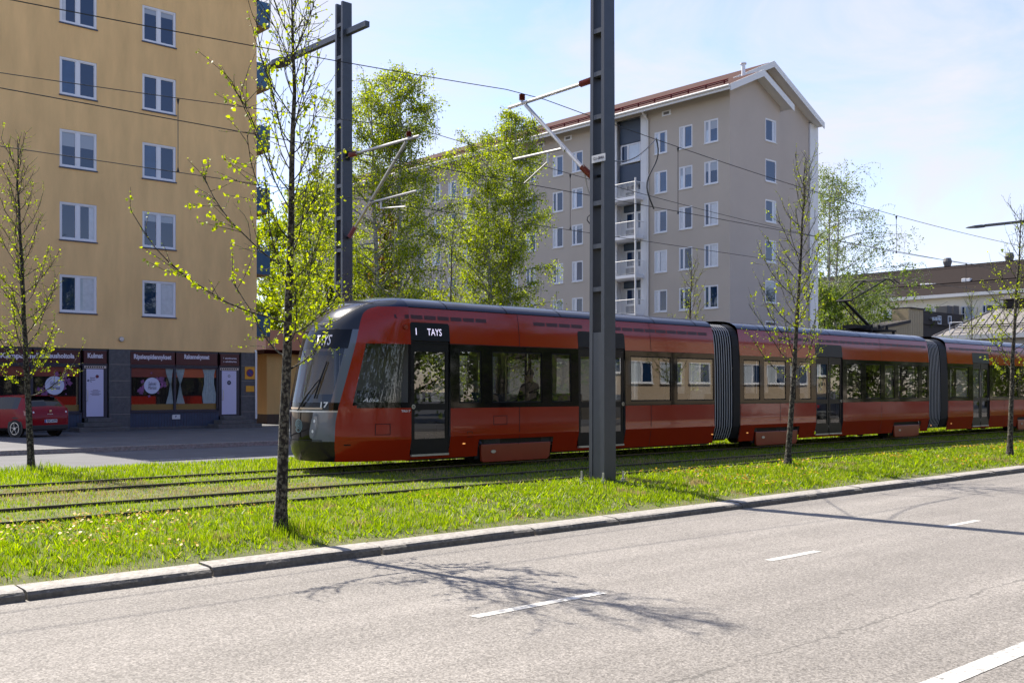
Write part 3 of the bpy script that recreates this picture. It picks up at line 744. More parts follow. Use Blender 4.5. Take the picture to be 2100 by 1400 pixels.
for mi, M in enumerate(MODS):
    wins, doors, bogs, seams = conv(M['win']), conv(M['door']), conv(M['bog']), [S(q) for q in M['seam']]
    s0, s1 = M['s0'], M['s1']
    holes = [(a, b, WZ0, WZ1) for a, b in wins]+[(max(a, s0), b, DZ0, DZ1) for a, b, n in doors]+[(a, b, .0, .56) for a, b in bogs]
    bp = sorted({s0, s1}|{q for h in holes for q in h[:2]}|{s0+(s1-s0)*k/24 for k in range(25)})
    zb = sorted(set(ZB+[DZ1]))
    for sg in (-1, 1):
        low, band, up, lin = MB(), MB(), MB(), MB()
        P = lambda s, z, d=0: L(s, sg*(prof(z)-d), z)
        for i in range(len(bp)-1):
            sm = (bp[i]+bp[i+1])/2
            if bp[i+1]-bp[i] < 1e-5: continue
            for j in range(len(zb)-1):
                zm = (zb[j]+zb[j+1])/2
                if any(h[0] < sm < h[1] and h[2] < zm < h[3] for h in holes): continue
                (low if zm < 1.23 else band if zm < 2.55 else up).quad(P(bp[i], zb[j]), P(bp[i+1], zb[j]), P(bp[i+1], zb[j+1]), P(bp[i], zb[j+1]))
                if zm > .3 and zm < 2.6: lin.quad(P(bp[i], zb[j], .07), P(bp[i], zb[j+1], .07), P(bp[i+1], zb[j+1], .07), P(bp[i+1], zb[j], .07))
        for a, b, c, d in holes:                         # reveals of the openings
            if c == 0: continue
            for p, q in (((a, c), (a, d)), ((a, d), (b, d)), ((b, d), (b, c)), ((b, c), (a, c))): band.quad(P(*p), P(*q), P(*q, .07), P(*p, .07))
        low.build('lower_panel', 'tram_red', tram, merge=True, smooth=25); up.build('upper_panel', 'tram_red', tram, merge=True, smooth=25)
        band.build('window_band', 'gloss_black', tram, smooth=25); lin.build('inner_lining', 'lining', tram)
    for sg in (-1, 1):
        P = lambda s, z, d=0: L(s, sg*(prof(z)-d), z)
        for a, b in wins:
            mb = MB(); mb.quad(P(a, WZ0, .012), P(b, WZ0, .012), P(b, WZ1, .012), P(a, WZ1, .012)); w_ = mb.build('window', 'tram_glass', tram)
            if sg < 0:
                fr = MB()
                for q0, q1, r0, r1 in ((a, b, WZ0, WZ0+.028), (a, b, WZ1-.028, WZ1), (a, a+.028, WZ0, WZ1), (b-.028, b, WZ0, WZ1)):
                    fr.quad(P(q0, r0, .010), P(q1, r0, .010), P(q1, r1, .010), P(q0, r1, .010))
                fr.build('frame', 'soft_black', w_)
        for a, b, n in doors:
            a = max(a, s0); mid = [a, b] if n == 1 else [a, (a+b)/2, b]
            for q0, q1 in zip(mid[:-1], mid[1:]):
                q0, q1 = q0+.02, q1-.02; dd = .035; lw = q1-q0
                ph = [(.085, lw-.085, .62, 1.20), (.085, lw-.085, 1.33, 2.38)]
                mb = MB(); U = Vector((1, 0, 0)); P0 = L(q0, sg*(1.32-dd), DZ0)
                facade(mb, P0, U, lw, DZ0+.01, DZ1-.015, ph, (0, -sg, 0), .03)
                dr = mb.build('door', 'door_frame', tram)
                for h in ph:
                    pm = MB(); pm.quad(*[L(q0+s_, sg*(1.32-dd-.012), z_) for s_, z_ in ((h[0], h[2]), (h[1], h[2]), (h[1], h[3]), (h[0], h[3]))]); pm.build('pane', 'tram_glass', dr)
                if sg < 0:
                    sb_ = MB(); sb_.box(TX+q0, TX+q1, TY-1.30, TY-1.26, DZ0-.03, DZ0+.01); sb_.build('sill', 'galvanised', dr)
                    bm_ = MB(); bm_.disc(L(q0+.05 if n == 1 else q1-.04, -1.29, 1.27), .045, (0, -1, 0), .015, 18); bm_.ring(L(q0+.05 if n == 1 else q1-.04, -1.305, 1.27), .012, .024, (0, -1, 0), .003, 14, 1)
                    if n == 1 or q0 > a+.1: bm_.build('door_button', ['galvanised', 'soft_black'], dr)
            if sg < 0:
                hd = MB(); sdx = [(a+.0, 2.60), (b, 2.60), (b, 2.93), (b-.04, 2.97), (a+.04, 2.97), (a, 2.93)]
                hd.poly([L(p_, -prof(z_)-.004, z_) for p_, z_ in sdx])
                ho = hd.build('destination_display' if n == 1 else 'door_header', 'door_frame', tram)
                if n == 1:
                    fn = lambda u_, v_, o_: L(u_, -prof(v_)-.004-o_, v_)
                    surf_text('1', .20, fn, a+.09, 2.715, 'lettering', 'led_white', ho, .004); surf_text('TAYS', .20, fn, a+.42, 2.715, 'lettering', 'led_white', ho, .004, width=.37)
    for a, b in bogs:                                    # bogie covers hang below black slots
        for sg in (-1, 1):
            mb = MB(); y = sg*1.285; yy = sg*1.20
            pr = [(a+.08, .45), (a+.10, .10), (a+.16, .065), (b-.18, .065), (b-.10, .12), (b-.06, .45)]
            mb.prism([L(p_, y, z_) for p_, z_ in pr], (0, -sg*.06, 0)); cv = mb.build('bogie_cover', 'tram_red_dull', tram, bevel=.012)
            if sg < 0:
                k_ = MB(); k_.disc(L(a+.42, -1.29, .29), .035, (0, -1, 0), .012, 14, rx=.07); k_.build('latch', 'galvanised', cv)
            mb = MB(); mb.box(TX+a-.02, TX+b+.02, TY+min(sg*1.19, sg*1.15), TY+max(sg*1.19, sg*1.15), .14, .62); mb.build('bogie_recess', 'underframe', tram)
        for sw in (a+.35, b-.35):
            for yy in (-.75, .75):
                mb = MB(); mb.disc(L(sw, yy-.06, .30), .30, (0, 1, 0), .12, 20); mb.build('wheel', 'underframe', tram)
    mb = MB(); mb.box(TX+s0+.1, TX+s1, TY-1.12, TY+1.12, .17, .30); mb.box(TX+s0+.1, TX+s1, TY-1.20, TY+1.20, .30, .40)
    if mi == 0: mb.box(TX+.55, TX+s0+.1, TY-.55, TY+.55, .19, .36); mb.build('underframe', 'underframe', tram)
    mb = MB(); mb.box(TX+s0, TX+s1, TY-1.2, TY+1.2, 2.56, 2.60); mb.build('ceiling', 'lining', tram)
    rf = MB(); zz = [z for z in PZ if z >= 3.27]
    nst = 12
    for k in range(nst):
        a, b = s0+(s1-s0)*k/nst, s0+(s1-s0)*(k+1)/nst
        for sg in (-1, 1):
            for z_a, z_b in zip(zz[:-1], zz[1:]): rf.quad(L(a, sg*prof(z_a), z_a), L(b, sg*prof(z_a), z_a), L(b, sg*prof(z_b), z_b), L(a, sg*prof(z_b), z_b))
    rf.build('roof', 'tram_blue', tram, merge=True, smooth=60)
    js = MB()
    for s in [s0+(s1-s0)*(k+.6)/6 for k in range(6)]:
        for z_a, z_b in zip(zz[:-1], zz[1:]): js.quad(L(s, -prof(z_a)-.003, z_a+.003), L(s+.02, -prof(z_a)-.003, z_a+.003), L(s+.02, -prof(z_b)-.003, z_b+.004), L(s, -prof(z_b)-.003, z_b+.004))
    js.build('roof_joint', 'soft_black', tram)
    gut = MB(); gut.tube([L(s0, -prof(3.27)-.006, 3.272), L(s1, -prof(3.27)-.006, 3.272)], .009, 6); gut.build('roof_edge', 'soft_black', tram)
    for s in seams: seam_s(.22, 1.23, s); seam_s(2.56, 3.26, s+.02)
    for s in (s0+.02, s1-.03): seam_s(.22, 1.22, s) if mi else None
    seam_s(.22, 1.22, s1-.02)
SM = MB(); SM.quad(side_pt(NZ, 2.553, .003), side_pt(S(1464), 2.553, .003), side_pt(S(1464), 2.565, .003), side_pt(NZ, 2.565, .003))
SM.build('panel_gap', 'soft_black', tram)
# ventilation grilles under the roof edge
def vent(a, b): vg.quad(*[L(s_, -prof(z_)-.004, z_) for s_, z_ in ((a, 3.035), (b, 3.035), (b, 3.115), (a, 3.115))])
for px0, px1, seg in ((818, 1008, .34), (1098, 1202, .40), (1256, 1462, .42), (1528, 1556, .9), (1600, 1672, .42), (1682, 1908, .40), (1950, 2092, .42)):
    s = S(px0); e = S(px1); vg = MB()
    while s+seg < e+.1:
        if s > NZ or True:
            a, b = s, s+seg-.045
            if b < NZ: vg.quad(side_pt(a, 3.035, .004), side_pt(b, 3.035, .004), side_pt(b, 3.115, .004), side_pt(a, 3.115, .004))
            else: vent(a, b)
        s += seg
    if vg.f: vg.build('vent_grille', 'grille', tram)
for px, py in ((953, 909), (1463, 890), (1535, 887), (1912, 872), (1953, 868)):
    s = S(px); z = atY(px, py, TY-1.29).z; mb = MB(); mb.disc(L(s, -prof(z)+.002, z), .014, (0, -1, 0), .012, 12, rx=.04); mb.build('side_lamp', 'led_amber', tram)
# bellows between the modules
for pa, pb, pc in ((1466, 1504, 1518), (1906, 1930, 1944)):
    a, b, c = S(pa), S(pb), S(pc); mb = MB(); n = 8; zz = [.30, .45, .62, .9, 1.5, 2.2, 2.8, 3.05, 3.2, 3.3, 3.38, 3.42]
    wv = [1.19, 1.25, 1.30, 1.31, 1.31, 1.30, 1.27, 1.235, 1.18, 1.08, .9, 0]
    ring = lambda s_, d: [L(s_, -(w_-d) if w_ else 0, z_-(d if z_ > 3.3 else 0)) for w_, z_ in zip(wv, zz)]
    for sg in (1, -1):
        for k in range(n):
            s_ = [a+(b-a)*(k+f)/n for f in (0, .25, .62, 1.0)]; r = [ring(s_[0], .055), ring(s_[1], .0), ring(s_[2], .0), ring(s_[3], .055)]
            if sg < 0: r = [[Vector((p.x, 2*TY-p.y, p.z)) for p in q] for q in r]
            for u, (ra, rb) in enumerate(zip(r[:-1], r[1:])):
                for q in range(len(zz)-1): mb.quad(ra[q], rb[q], rb[q+1], ra[q+1], 0 if u == 1 else 1)
    mb.build('bellows', ['fabric_grey', 'soft_black'], tram)
    mb = MB(); r0 = [(w_+.015, z_+(.02 if z_ > 3.3 else 0)) for w_, z_ in zip(wv, zz)]
    for s_a, s_b in ((b, c),):
        for (w0, z0), (w1, z1) in zip(r0[:-1], r0[1:]):
            for sg in (-1, 1):
                mb.quad(L(s_a, sg*w0, z0), L(s_b, sg*w0, z0), L(s_b, sg*w1, z1), L(s_a, sg*w1, z1))
                mb.quad(L(s_a, sg*w0, z0), L(s_a, sg*w1, z1), L(s_a, sg*(w1-.15 if w1 > .15 else 0), z1-.06), L(s_a, sg*(w0-.15), z0))
    mb.build('bellows_frame', 'soft_black', tram, smooth=40)
mb = MB(); mb.quad(L(36.6, -1.3, .2), L(36.6, 1.3, .2), L(36.6, 1.2, 3.3), L(36.6, -1.2, 3.3)); mb.build('rear_panel', 'tram_red', tram)
# floor, podiums, seats, handrails
mb = MB(); mb.box(TX+2.0, TX+36.5, TY-1.23, TY+1.23, .40, .44); mb.build('floor', 'lining_dark', tram)
SEATS = [(4.05, -.78), (5.75, -.78), (6.6, -.78), (9.6, -.78), (10.6, -.78), (13.6, -.78), (15.0, -.78), (16.0, -.78), (19.8, -.78), (21.0, -.78), (4.6, .78), (6.2, .78), (14.4, .78), (20.4, .78)]
for s, y in SEATS:
    mb = MB(); mb.box(TX+s-.24, TX+s+.24, TY+y-.42, TY+y+.42, .44, .80); mb.box(TX+s-.23, TX+s+.22, TY+y-.42, TY+y+.42, .80, .90)
    mb.box(TX+s+.17, TX+s+.25, TY+y-.42, TY+y+.42, .90, 1.52); mb.build('seat', 'seat_cloth', tram, bevel=.03)
for s, y in [(3.4, -.7), (5.2, -.35), (5.2, .4), (7.3, -.6), (8.3, .6), (8.3, -.6), (15.6, -.4), (18.5, -.6), (17.5, .6), (22.5, -.4)]:
    mb = MB(); mb.tube([L(s, y, .44), L(s, y, 2.56)], .018, 8); mb.build('handrail', 'handrail', tram)
# pantograph on the middle module
pc = MB(); bx, kx, hx = 22.35, 20.55, 22.5
pc.box(TX+bx-1.1, TX+bx+.6, TY-.55, TY+.55, 3.60, 3.66); 
for dx in (-1.0, .5):
    for dy in (-.5, .5): pc.tube([L(bx+dx, dy, 3.5), L(bx+dx, dy, 3.62)], .05, 8)
pg = pc.build('pantograph', 'soft_black', tram)
mb = MB()
for dx in (-.8, -.3, .2):
    for dy in (-.4, .4): mb.tube([L(bx+dx, dy, 3.66), L(bx+dx, dy, 3.80)], [.07, .05], 8)
mb.box(TX+bx-1.5, TX+bx-.4, TY-.25, TY+.25, 3.66, 3.78); mb.build('base_insulator', 'soft_black', pg)
mb = MB(); mb.tube([L(bx, 0, 3.68), L(kx, 0, 4.55)], [.06, .045], 8); mb.tube([L(bx-.35, .12, 3.68), L(kx-.05, .12, 4.50)], .018, 6); mb.tube([L(kx-.02, -.28, 4.56), L(kx-.02, .28, 4.56)], .04, 8); mb.build('lower_arm', 'soft_black', pg)
mb = MB()
for dy in (-1, 1):
    mb.tube([L(kx, .26*dy, 4.58), L(hx, .40*dy, 5.36)], .022, 6)
mb.tube([L(kx+.7, -.3, 4.88), L(kx+.7, .3, 4.88)], .015, 6); mb.tube([L(kx+.7, -.3, 4.88), L(kx+1.3, .34, 5.13)], .011, 6); mb.build('upper_arm', 'soft_black', pg)
mb = MB()
for dx in (-.17, .17):
    mb.tube([L(hx+dx, -.82, 5.20), L(hx+dx, -.6, 5.38), L(hx+dx, .6, 5.38), L(hx+dx, .82, 5.20)], .022, 6)
mb.tube([L(hx-.17, -.4, 5.37), L(hx+.17, -.4, 5.37)], .015, 6); mb.tube([L(hx-.17, .4, 5.37), L(hx+.17, .4, 5.37)], .015, 6); mb.build('collector_head', 'soft_black', pg)

# ---------------------------------------------------------------- people in the tram
def person(name, label, x, y, seat, heading, jacket, head_mat, cap=None, scale=1.0, group=None):
    """seated figure grown as one skinned body; heading is the angle it faces"""
    root = empty(name, (x, y, seat), label, 'person', group, rz=heading); k = scale
    J = {'pel': (0, 0, .10), 'bel': (.02, 0, .26), 'che': (0, 0, .44), 'nec': (.015, 0, .585), 'hea': (.035, 0, .68), 'cro': (.03, 0, .80),
         'shl': (0, .19, .50), 'ell': (.08, .24, .25), 'wrl': (.28, .14, .17), 'hal': (.36, .10, .16), 'shr': (0, -.19, .50), 'elr': (.08, -.24, .25), 'wrr': (.28, -.14, .17), 'har': (.36, -.10, .16),
         'hil': (.04, .10, .08), 'knl': (.44, .11, .09), 'anl': (.46, .11, -.36), 'tol': (.60, .11, -.41), 'hir': (.04, -.10, .08), 'knr': (.44, -.11, .09), 'anr': (.46, -.11, -.36), 'tor': (.60, -.11, -.41)}
    Rr = {'pel': .155, 'bel': .145, 'che': .165, 'nec': .058, 'hea': .088, 'cro': .072, 'shl': .075, 'ell': .05, 'wrl': .034, 'hal': .04, 'shr': .075, 'elr': .05, 'wrr': .034, 'har': .04,
          'hil': .10, 'knl': .068, 'anl': .045, 'tol': .038, 'hir': .10, 'knr': .068, 'anr': .045, 'tor': .038}
    E = [('pel', 'bel'), ('bel', 'che'), ('che', 'nec'), ('nec', 'hea'), ('hea', 'cro'), ('che', 'shl'), ('shl', 'ell'), ('ell', 'wrl'), ('wrl', 'hal'), ('che', 'shr'), ('shr', 'elr'), ('elr', 'wrr'), ('wrr', 'har'),
         ('pel', 'hil'), ('hil', 'knl'), ('knl', 'anl'), ('anl', 'tol'), ('pel', 'hir'), ('hir', 'knr'), ('knr', 'anr'), ('anr', 'tor')]
    ks = list(J)
    for hd, sg in (('hal', 1), ('har', -1)):             # five fingers on each hand
        hx_, hy_, hz_ = J[hd]
        for f in range(5):
            oy = (.03-.015*f)*sg if f < 4 else .035*sg; ln = (.055, .07, .075, .065)[f] if f < 4 else .04
            a = f'{hd}{f}a'; b = f'{hd}{f}b'; J[a] = (hx_+.03, hy_+oy-.008*sg, hz_+.004); J[b] = (hx_+.03+ln, hy_+oy-.008*sg, hz_-.03)
            if f == 4: J[a] = (hx_-.005, hy_-.045*sg, hz_+.01); J[b] = (hx_+.035, hy_-.06*sg, hz_-.01)
            Rr[a] = .011; Rr[b] = .008; E += [(hd, a), (a, b)]
    ks = list(J); me = bpy.data.meshes.new('person_body'); me.from_pydata([tuple(c*k for c in J[q]) for q in ks], [(ks.index(a), ks.index(b)) for a, b in E], [])
    o = link('body', me, root); sk = o.modifiers.new('skin', 'SKIN'); ss = o.modifiers.new('smooth', 'SUBSURF'); ss.levels = 2; ss.render_levels = 2
    for q, v in zip(ks, me.skin_vertices[0].data): v.radius = (Rr[q]*k*(.8 if q in ('pel', 'bel', 'che') else 1), Rr[q]*k*(1.12 if q in ('pel', 'bel', 'che') else 1)); v.use_root = (q == 'pel')
    m = bpy.data.materials.new('clothed_body'); m.use_nodes = True; n = m.node_tree; b = n.nodes['Principled BSDF']; b.inputs['Roughness'].default_value = .8
    t = n.nodes.new('ShaderNodeTexCoord'); sx = n.nodes.new('ShaderNodeSeparateXYZ'); n.links.new(t.outputs['Object'], sx.inputs['Vector'])
    r = n.nodes.new('ShaderNodeValToRGB'); r.color_ramp.interpolation = 'CONSTANT'
    mpn = n.nodes.new('ShaderNodeMapRange'); mpn.inputs['From Min'].default_value = -.5*k; mpn.inputs['From Max'].default_value = 1.0*k; n.links.new(sx.outputs['Z'], mpn.inputs['Value'])
    cj = MATS[jacket].node_tree.nodes['Principled BSDF'].inputs['Base Color'].default_value
    e = r.color_ramp.elements; e[0].position = 0; e[0].color = (.02, .024, .04, 1); e[1].position = (.13+.5)/1.5; e[1].color = cj
    e2 = e.new((.585+.5)/1.5); e2.color = (.42, .24, .17, 1); n.links.new(mpn.outputs['Result'], r.inputs['Fac']); n.links.new(r.outputs['Color'], b.inputs['Base Color'])
    me.materials.append(m)
    fm = MB()                                            # face: eyes, nose, mouth
    for sg in (-1, 1): fm.disc((.118*k, .034*sg*k, .715*k), .011*k, (1, 0, 0), .004*k, 10)
    fm.box(.112*k, .120*k, -.022*k, .022*k, .640*k, .648*k); fm.build('face', 'hair_brown', root, local=True)
    nm = MB(); nm.poly([(.112*k, -.014*k, .672*k), (.112*k, .014*k, .672*k), (.108*k, 0, .715*k)]); nm.poly([(.112*k, -.014*k, .672*k), (.108*k, 0, .715*k), (.142*k, 0, .68*k)]); nm.poly([(.112*k, .014*k, .672*k), (.142*k, 0, .68*k), (.108*k, 0, .715*k)])
    for sg in (-1, 1): nm.disc((.03*k, sg*.088*k, .69*k), .03*k, (0, sg, 0), .012*k, 10, rx=.018*k)
    nm.build('nose_and_ears', 'skin', root, local=True)
    hm_ = MB(); n1, n2 = 14, 6
    for a in range(n1):
        for bq in range(n2):
            P = lambda q, w: Vector(((.018+.105*math.cos(2*math.pi*q/n1)*math.cos(w*math.pi/2/n2))*k, .098*math.sin(2*math.pi*q/n1)*math.cos(w*math.pi/2/n2)*k, (.725+.115*math.sin(w*math.pi/2/n2)-(.06 if cap is None and math.cos(2*math.pi*q/n1) < .35 and w == 0 else 0))*k))
            hm_.quad(P(a, bq), P(a+1, bq), P(a+1, bq+1), P(a, bq+1))
    if cap: hm_.prism([Vector((.09*k, -.08*k, .735*k)), Vector((.19*k, -.06*k, .72*k)), Vector((.215*k, 0, .718*k)), Vector((.19*k, .06*k, .72*k)), Vector((.09*k, .08*k, .735*k))], (0, 0, .012*k))
    hm_.build('cap' if cap else 'hair', cap or head_mat, root, local=True, smooth=60, merge=True)
    return root
person('person', 'man in a black cap and dark jacket sitting behind the widest tram window', TX+5.62, TY-.72, 1.12, math.pi, 'jacket', 'hair_brown', 'cap', 1.14)
person('person', 'grey haired passenger in a blue top behind the narrow tram window', TX+4.02, TY-.62, .94, .5, 'jacket_blue', 'hair_grey', None, 1.05)
person('person', 'dark haired passenger sitting lowest at the narrow tram window beside the door', TX+3.70, TY-.78, .84, -1.9, 'jacket_brown', 'hair_brown', None, .92)
person('person', 'dark clothed passenger sitting in the middle tram car behind the slim tree', TX+15.55, TY-.70, 1.0, math.pi, 'jacket', 'hair_brown', None, 1.1)
# ---------------------------------------------------------------- shared window builder (local frame: x along the wall, -y out of the wall)
WIN_CACHE = {}
def window_mesh(w, h, kind):
    key = (round(w, 2), round(h, 2), kind)
    if key in WIN_CACHE: return WIN_CACHE[key]
    fr = MB(); t = .07; D = .06
    fr.box(0, w, -.02, D, h-t, h); fr.box(0, w, -.02, D, 0, t); fr.box(0, t, -.02, D, t, h-t); fr.box(w-t, w, -.02, D, t, h-t)
    if kind == 'double': bars = [(w*.49, .13)]
    elif kind == 'triple': bars = [(w*.36, .10)]
    elif kind == 'single': bars = []
    elif kind == 'cross': bars = [(w*.28, .09)]
    for c, b in bars: fr.box(c-b/2, c+b/2, -.012, D, t, h-t)
    # casement edges inside each light
    edges = [t]+[q for c, b in bars for q in (c-b/2, c+b/2)]+[w-t]; c = .035
    for a, b in zip(edges[0::2], edges[1::2]):
        fr.box(a, b, .002, D, h-t-c, h-t); fr.box(a, b, .002, D, t, t+c); fr.box(a, a+c, .002, D, t+c, h-t-c); fr.box(b-c, b, .002, D, t+c, h-t-c)
    if kind == 'cross': fr.box(t, w*.28, -.01, D, h*.42, h*.42+.07)
    pn = []
    for a, b in zip(edges[0::2], edges[1::2]):
        q = MB(); q.quad((a+c, .03, t+c), (b-c, .03, t+c), (b-c, .03, h-t-c), (a+c, .03, h-t-c)); pn.append(q)
    WIN_CACHE[key] = (fr, pn); return WIN_CACHE[key]
ME_CACHE = {}
def add_window(parent, pos, rz, w, h, kind, panes, sill='sill_dark', frame='window_white', dress=None):
    """pos: lower left corner in the wall plane (world); returns the window part with panes and sill below it"""
    key = (round(w, 2), round(h, 2), kind, frame); fr, pn = window_mesh(w, h, kind)
    def inst(name, ck, make, par):
        if ck in ME_CACHE: return link(name, ME_CACHE[ck], par)
        o = make(); ME_CACHE[ck] = o.data; return o
    o = inst('window', key, lambda: fr.build('window', frame, parent, local=True), parent)
    o.location = Vector(pos)-off(parent); o.rotation_euler = (0, 0, rz)
    for k, q in enumerate(pn):
        m = panes[k % len(panes)]
        inst('pane', key+('pane', k, m), lambda: q.build('pane', m, o, local=True), o)
    if dress:                                            # curtains drawn to a side, or a blind half down, just behind the glass line
        t = .105; q = MB(); kd, fr_ = dress
        lights = {'double': [(t, w*.49-.10), (w*.49+.10, w-t)], 'triple': [(t, w*.36-.085), (w*.36+.085, w-t)], 'single': [(t, w-t)]}[kind]
        if kd == 'blind':
            for a, b in lights: q.box(a, b, .0275, .0295, h-t-(h-2*t)*fr_, h-t)
        else:
            a, b = lights[-1] if kd == 'right' else lights[0]
            for a2, b2 in (((a, a+(b-a)*fr_),) if kd == 'left' else ((b-(b-a)*fr_, b),)):
                n = 5
                for k in range(n): q.quad(*[(a2+(b2-a2)*u, .0285-.0012*((k+v_) % 2), z_) for u, v_, z_ in ((k/n, 0, t), ((k+1)/n, 1, t), ((k+1)/n, 1, h-t), (k/n, 0, h-t))])
        q.build('blind' if kd == 'blind' else 'curtain', 'blind_grey' if kd == 'blind' else 'curtain_white', o, local=True)
    if sill:
        s = MB(); s.box(-.03, w+.03, -.09, .04, -.05, -.002); inst('sill', key+('sill', sill), lambda: s.build('sill', sill, o, local=True), o)
    return o
rb = random.Random(11)

# ---------------------------------------------------------------- yellow apartment building with the shops
YF, X1, X2 = 41.5, 9.4, 22.3
fx = lambda px: atY(px, 800, YF).x
fz = lambda px, py: atY(px, py, YF).z
yb = empty('apartment_building', ((X1+X2)/2, YF, 0), 'tall ochre rendered apartment building with beauty shops on its ground floor', 'building')
WC = [(fx(122.3), fx(198.6)), (fx(292), fx(361))]; WT = [6.10, 8.92, 11.74, 14.54, 17.34]; WH = 1.47; EAVE = 19.0; GZ = 3.25
holes = [(a-X1, b-X1, t-WH, t) for a, b in WC for t in WT]
w = MB(); facade(w, (X1, YF, GZ), (1, 0, 0), X2-X1, GZ, EAVE, holes, (0, 1, 0), .11)
w.quad((X2, YF, GZ), (X2, YF+13, GZ), (X2, YF+13, EAVE), (X2, YF, EAVE)); w.quad((X1, YF+13, 0), (X1, YF, 0), (X1, YF, EAVE), (X1, YF+13, EAVE)); w.quad((X2, YF+13, 0), (X1, YF+13, 0), (X1, YF+13, EAVE), (X2, YF+13, EAVE))
w.quad((X2, YF+.02, 0), (X2, YF+13, 0), (X2, YF+13, GZ), (X2, YF+.02, GZ)); w.quad((X1, YF, GZ), (X2, YF, GZ), (X2, YF+.35, GZ), (X1, YF+.35, GZ))
w.build('wall', 'ochre_render', yb)
r = MB(); r.box(X1-.35, X2+.35, YF-.35, YF+13.3, EAVE, EAVE+.3); r.build('roof', 'sill_dark', yb)
pk = {0: ('pane', 'pane'), 1: ('pane', 'pane_sky_blue'), 2: ('pane_sky_blue', 'pane_sky_blue'), 3: ('pane', 'pane'), 4: ('pane', 'pane_pale')}
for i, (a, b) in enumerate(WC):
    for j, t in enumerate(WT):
        p = ('pane', 'pane_pale') if j == 0 else (('pane_sky_blue', 'pane') if (i+j) % 3 == 0 else ('pane', 'pane'))
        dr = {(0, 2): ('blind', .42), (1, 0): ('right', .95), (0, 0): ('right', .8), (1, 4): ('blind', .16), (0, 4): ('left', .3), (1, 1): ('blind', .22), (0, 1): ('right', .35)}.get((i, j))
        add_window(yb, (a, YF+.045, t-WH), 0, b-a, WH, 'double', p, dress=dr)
# side balconies
for z0 in (4.15, 6.98, 9.82, 12.65, 15.5, 18.3):
    b = MB(); b.box(X2, X2+1.28, YF+1.2, YF+4.4, z0-.14, z0); bo = b.build('balcony', 'balcony_floor', yb)
    q = MB(); q.box(X2+.02, X2+1.30, YF+1.16, YF+1.198, z0-.1, z0+1.0); q.box(X2+1.262, X2+1.30, YF+1.2, YF+4.4, z0-.1, z0+1.0); q.build('parapet_panel', 'balcony_blue', bo)
    q = MB(); q.tube([(X2+.02, YF+1.17, z0+1.22), (X2+1.28, YF+1.17, z0+1.22), (X2+1.28, YF+4.3, z0+1.22)], .02, 6)
    for k in range(4): q.tube([(X2+.05+.41*k, YF+1.17, z0+1.0), (X2+.05+.41*k, YF+1.17, z0+1.22)], .012, 5)
    q.build('railing', 'railing_dark', bo)
# ground floor: recessed backing, stone, frames
bw = MB(); bw.quad((X1, YF+.34, 0), (X2, YF+.34, 0), (X2, YF+.34, GZ), (X1, YF+.34, GZ)); bw.build('shop_back_wall', 'shop_frame', yb)
def stone(px0, px1, cuts):
    a, b = fx(px0), fx(px1) if px1 < 526 else X2; m = MB(); m.box(a, b, YF-.005, YF+.3, 0, GZ-.004); o = m.build('stone_pier', 'stone_dark', yb)
    m = MB()
    for c in cuts: z = fz((px0+px1)/2, c); m.box(a, b, YF-.008, YF-.004, z-.012, z+.012)
    m.build('joint', 'mortar', o)
stone(224, 267, (747, 780.5, 814, 849)); stone(495, 528, (750, 781, 812, 843.5))
SGN = [(-70, 66, 'Kampaamo', 40), (70, 165, 'Kauneushoitola', 114), (172.5, 219, 'Kulmat', 195.5), (268, 359, 'Ripsienpidennykset', 313.5), (362, 446, 'Rakennekynnet', 404), (453, 491, None, 471)]
for px0, px1, tx_, cx in SGN:
    a, b = max(fx(px0), X1+.1), fx(px1); z0, z1 = 2.66, 3.16
    s = MB(); s.box(a, b, YF+.02, YF+.3, z0, z1); so = s.build('sign_panel', 'shop_red', yb)
    e = MB(); e.box(a-.05, b+.05, YF+.05, YF+.3, z1+.003, GZ-.005); e.build('sign_surround', 'shop_frame', so); e = MB(); e.box(a-.05, b+.05, YF+.05, YF+.3, z0-.085, z0-.003); e.build('sign_surround', 'shop_frame', so)
    if tx_:
        wd = {'Kampaamo': 1.35, 'Kauneushoitola': 1.42, 'Kulmat': .60, 'Ripsienpidennykset': 1.58, 'Rakennekynnet': 1.12}[tx_]
        text('lettering', tx_, .26, 'sign_white', so, (fx(cx), YF+.016, fz(cx, 729.5 if cx < 300 else 732)), (1, 0, 0), (0, 0, 1), bold=.009, width=wd)
    else:
        for zz, ln in ((2.98, 'f  salonkimarissa'), (2.84, 'o  salonkimarissa')): text('lettering', ln, .10, 'sign_white', so, (fx(472), YF+.016, zz), (1, 0, 0), (0, 0, 1), width=.62, bold=.002)
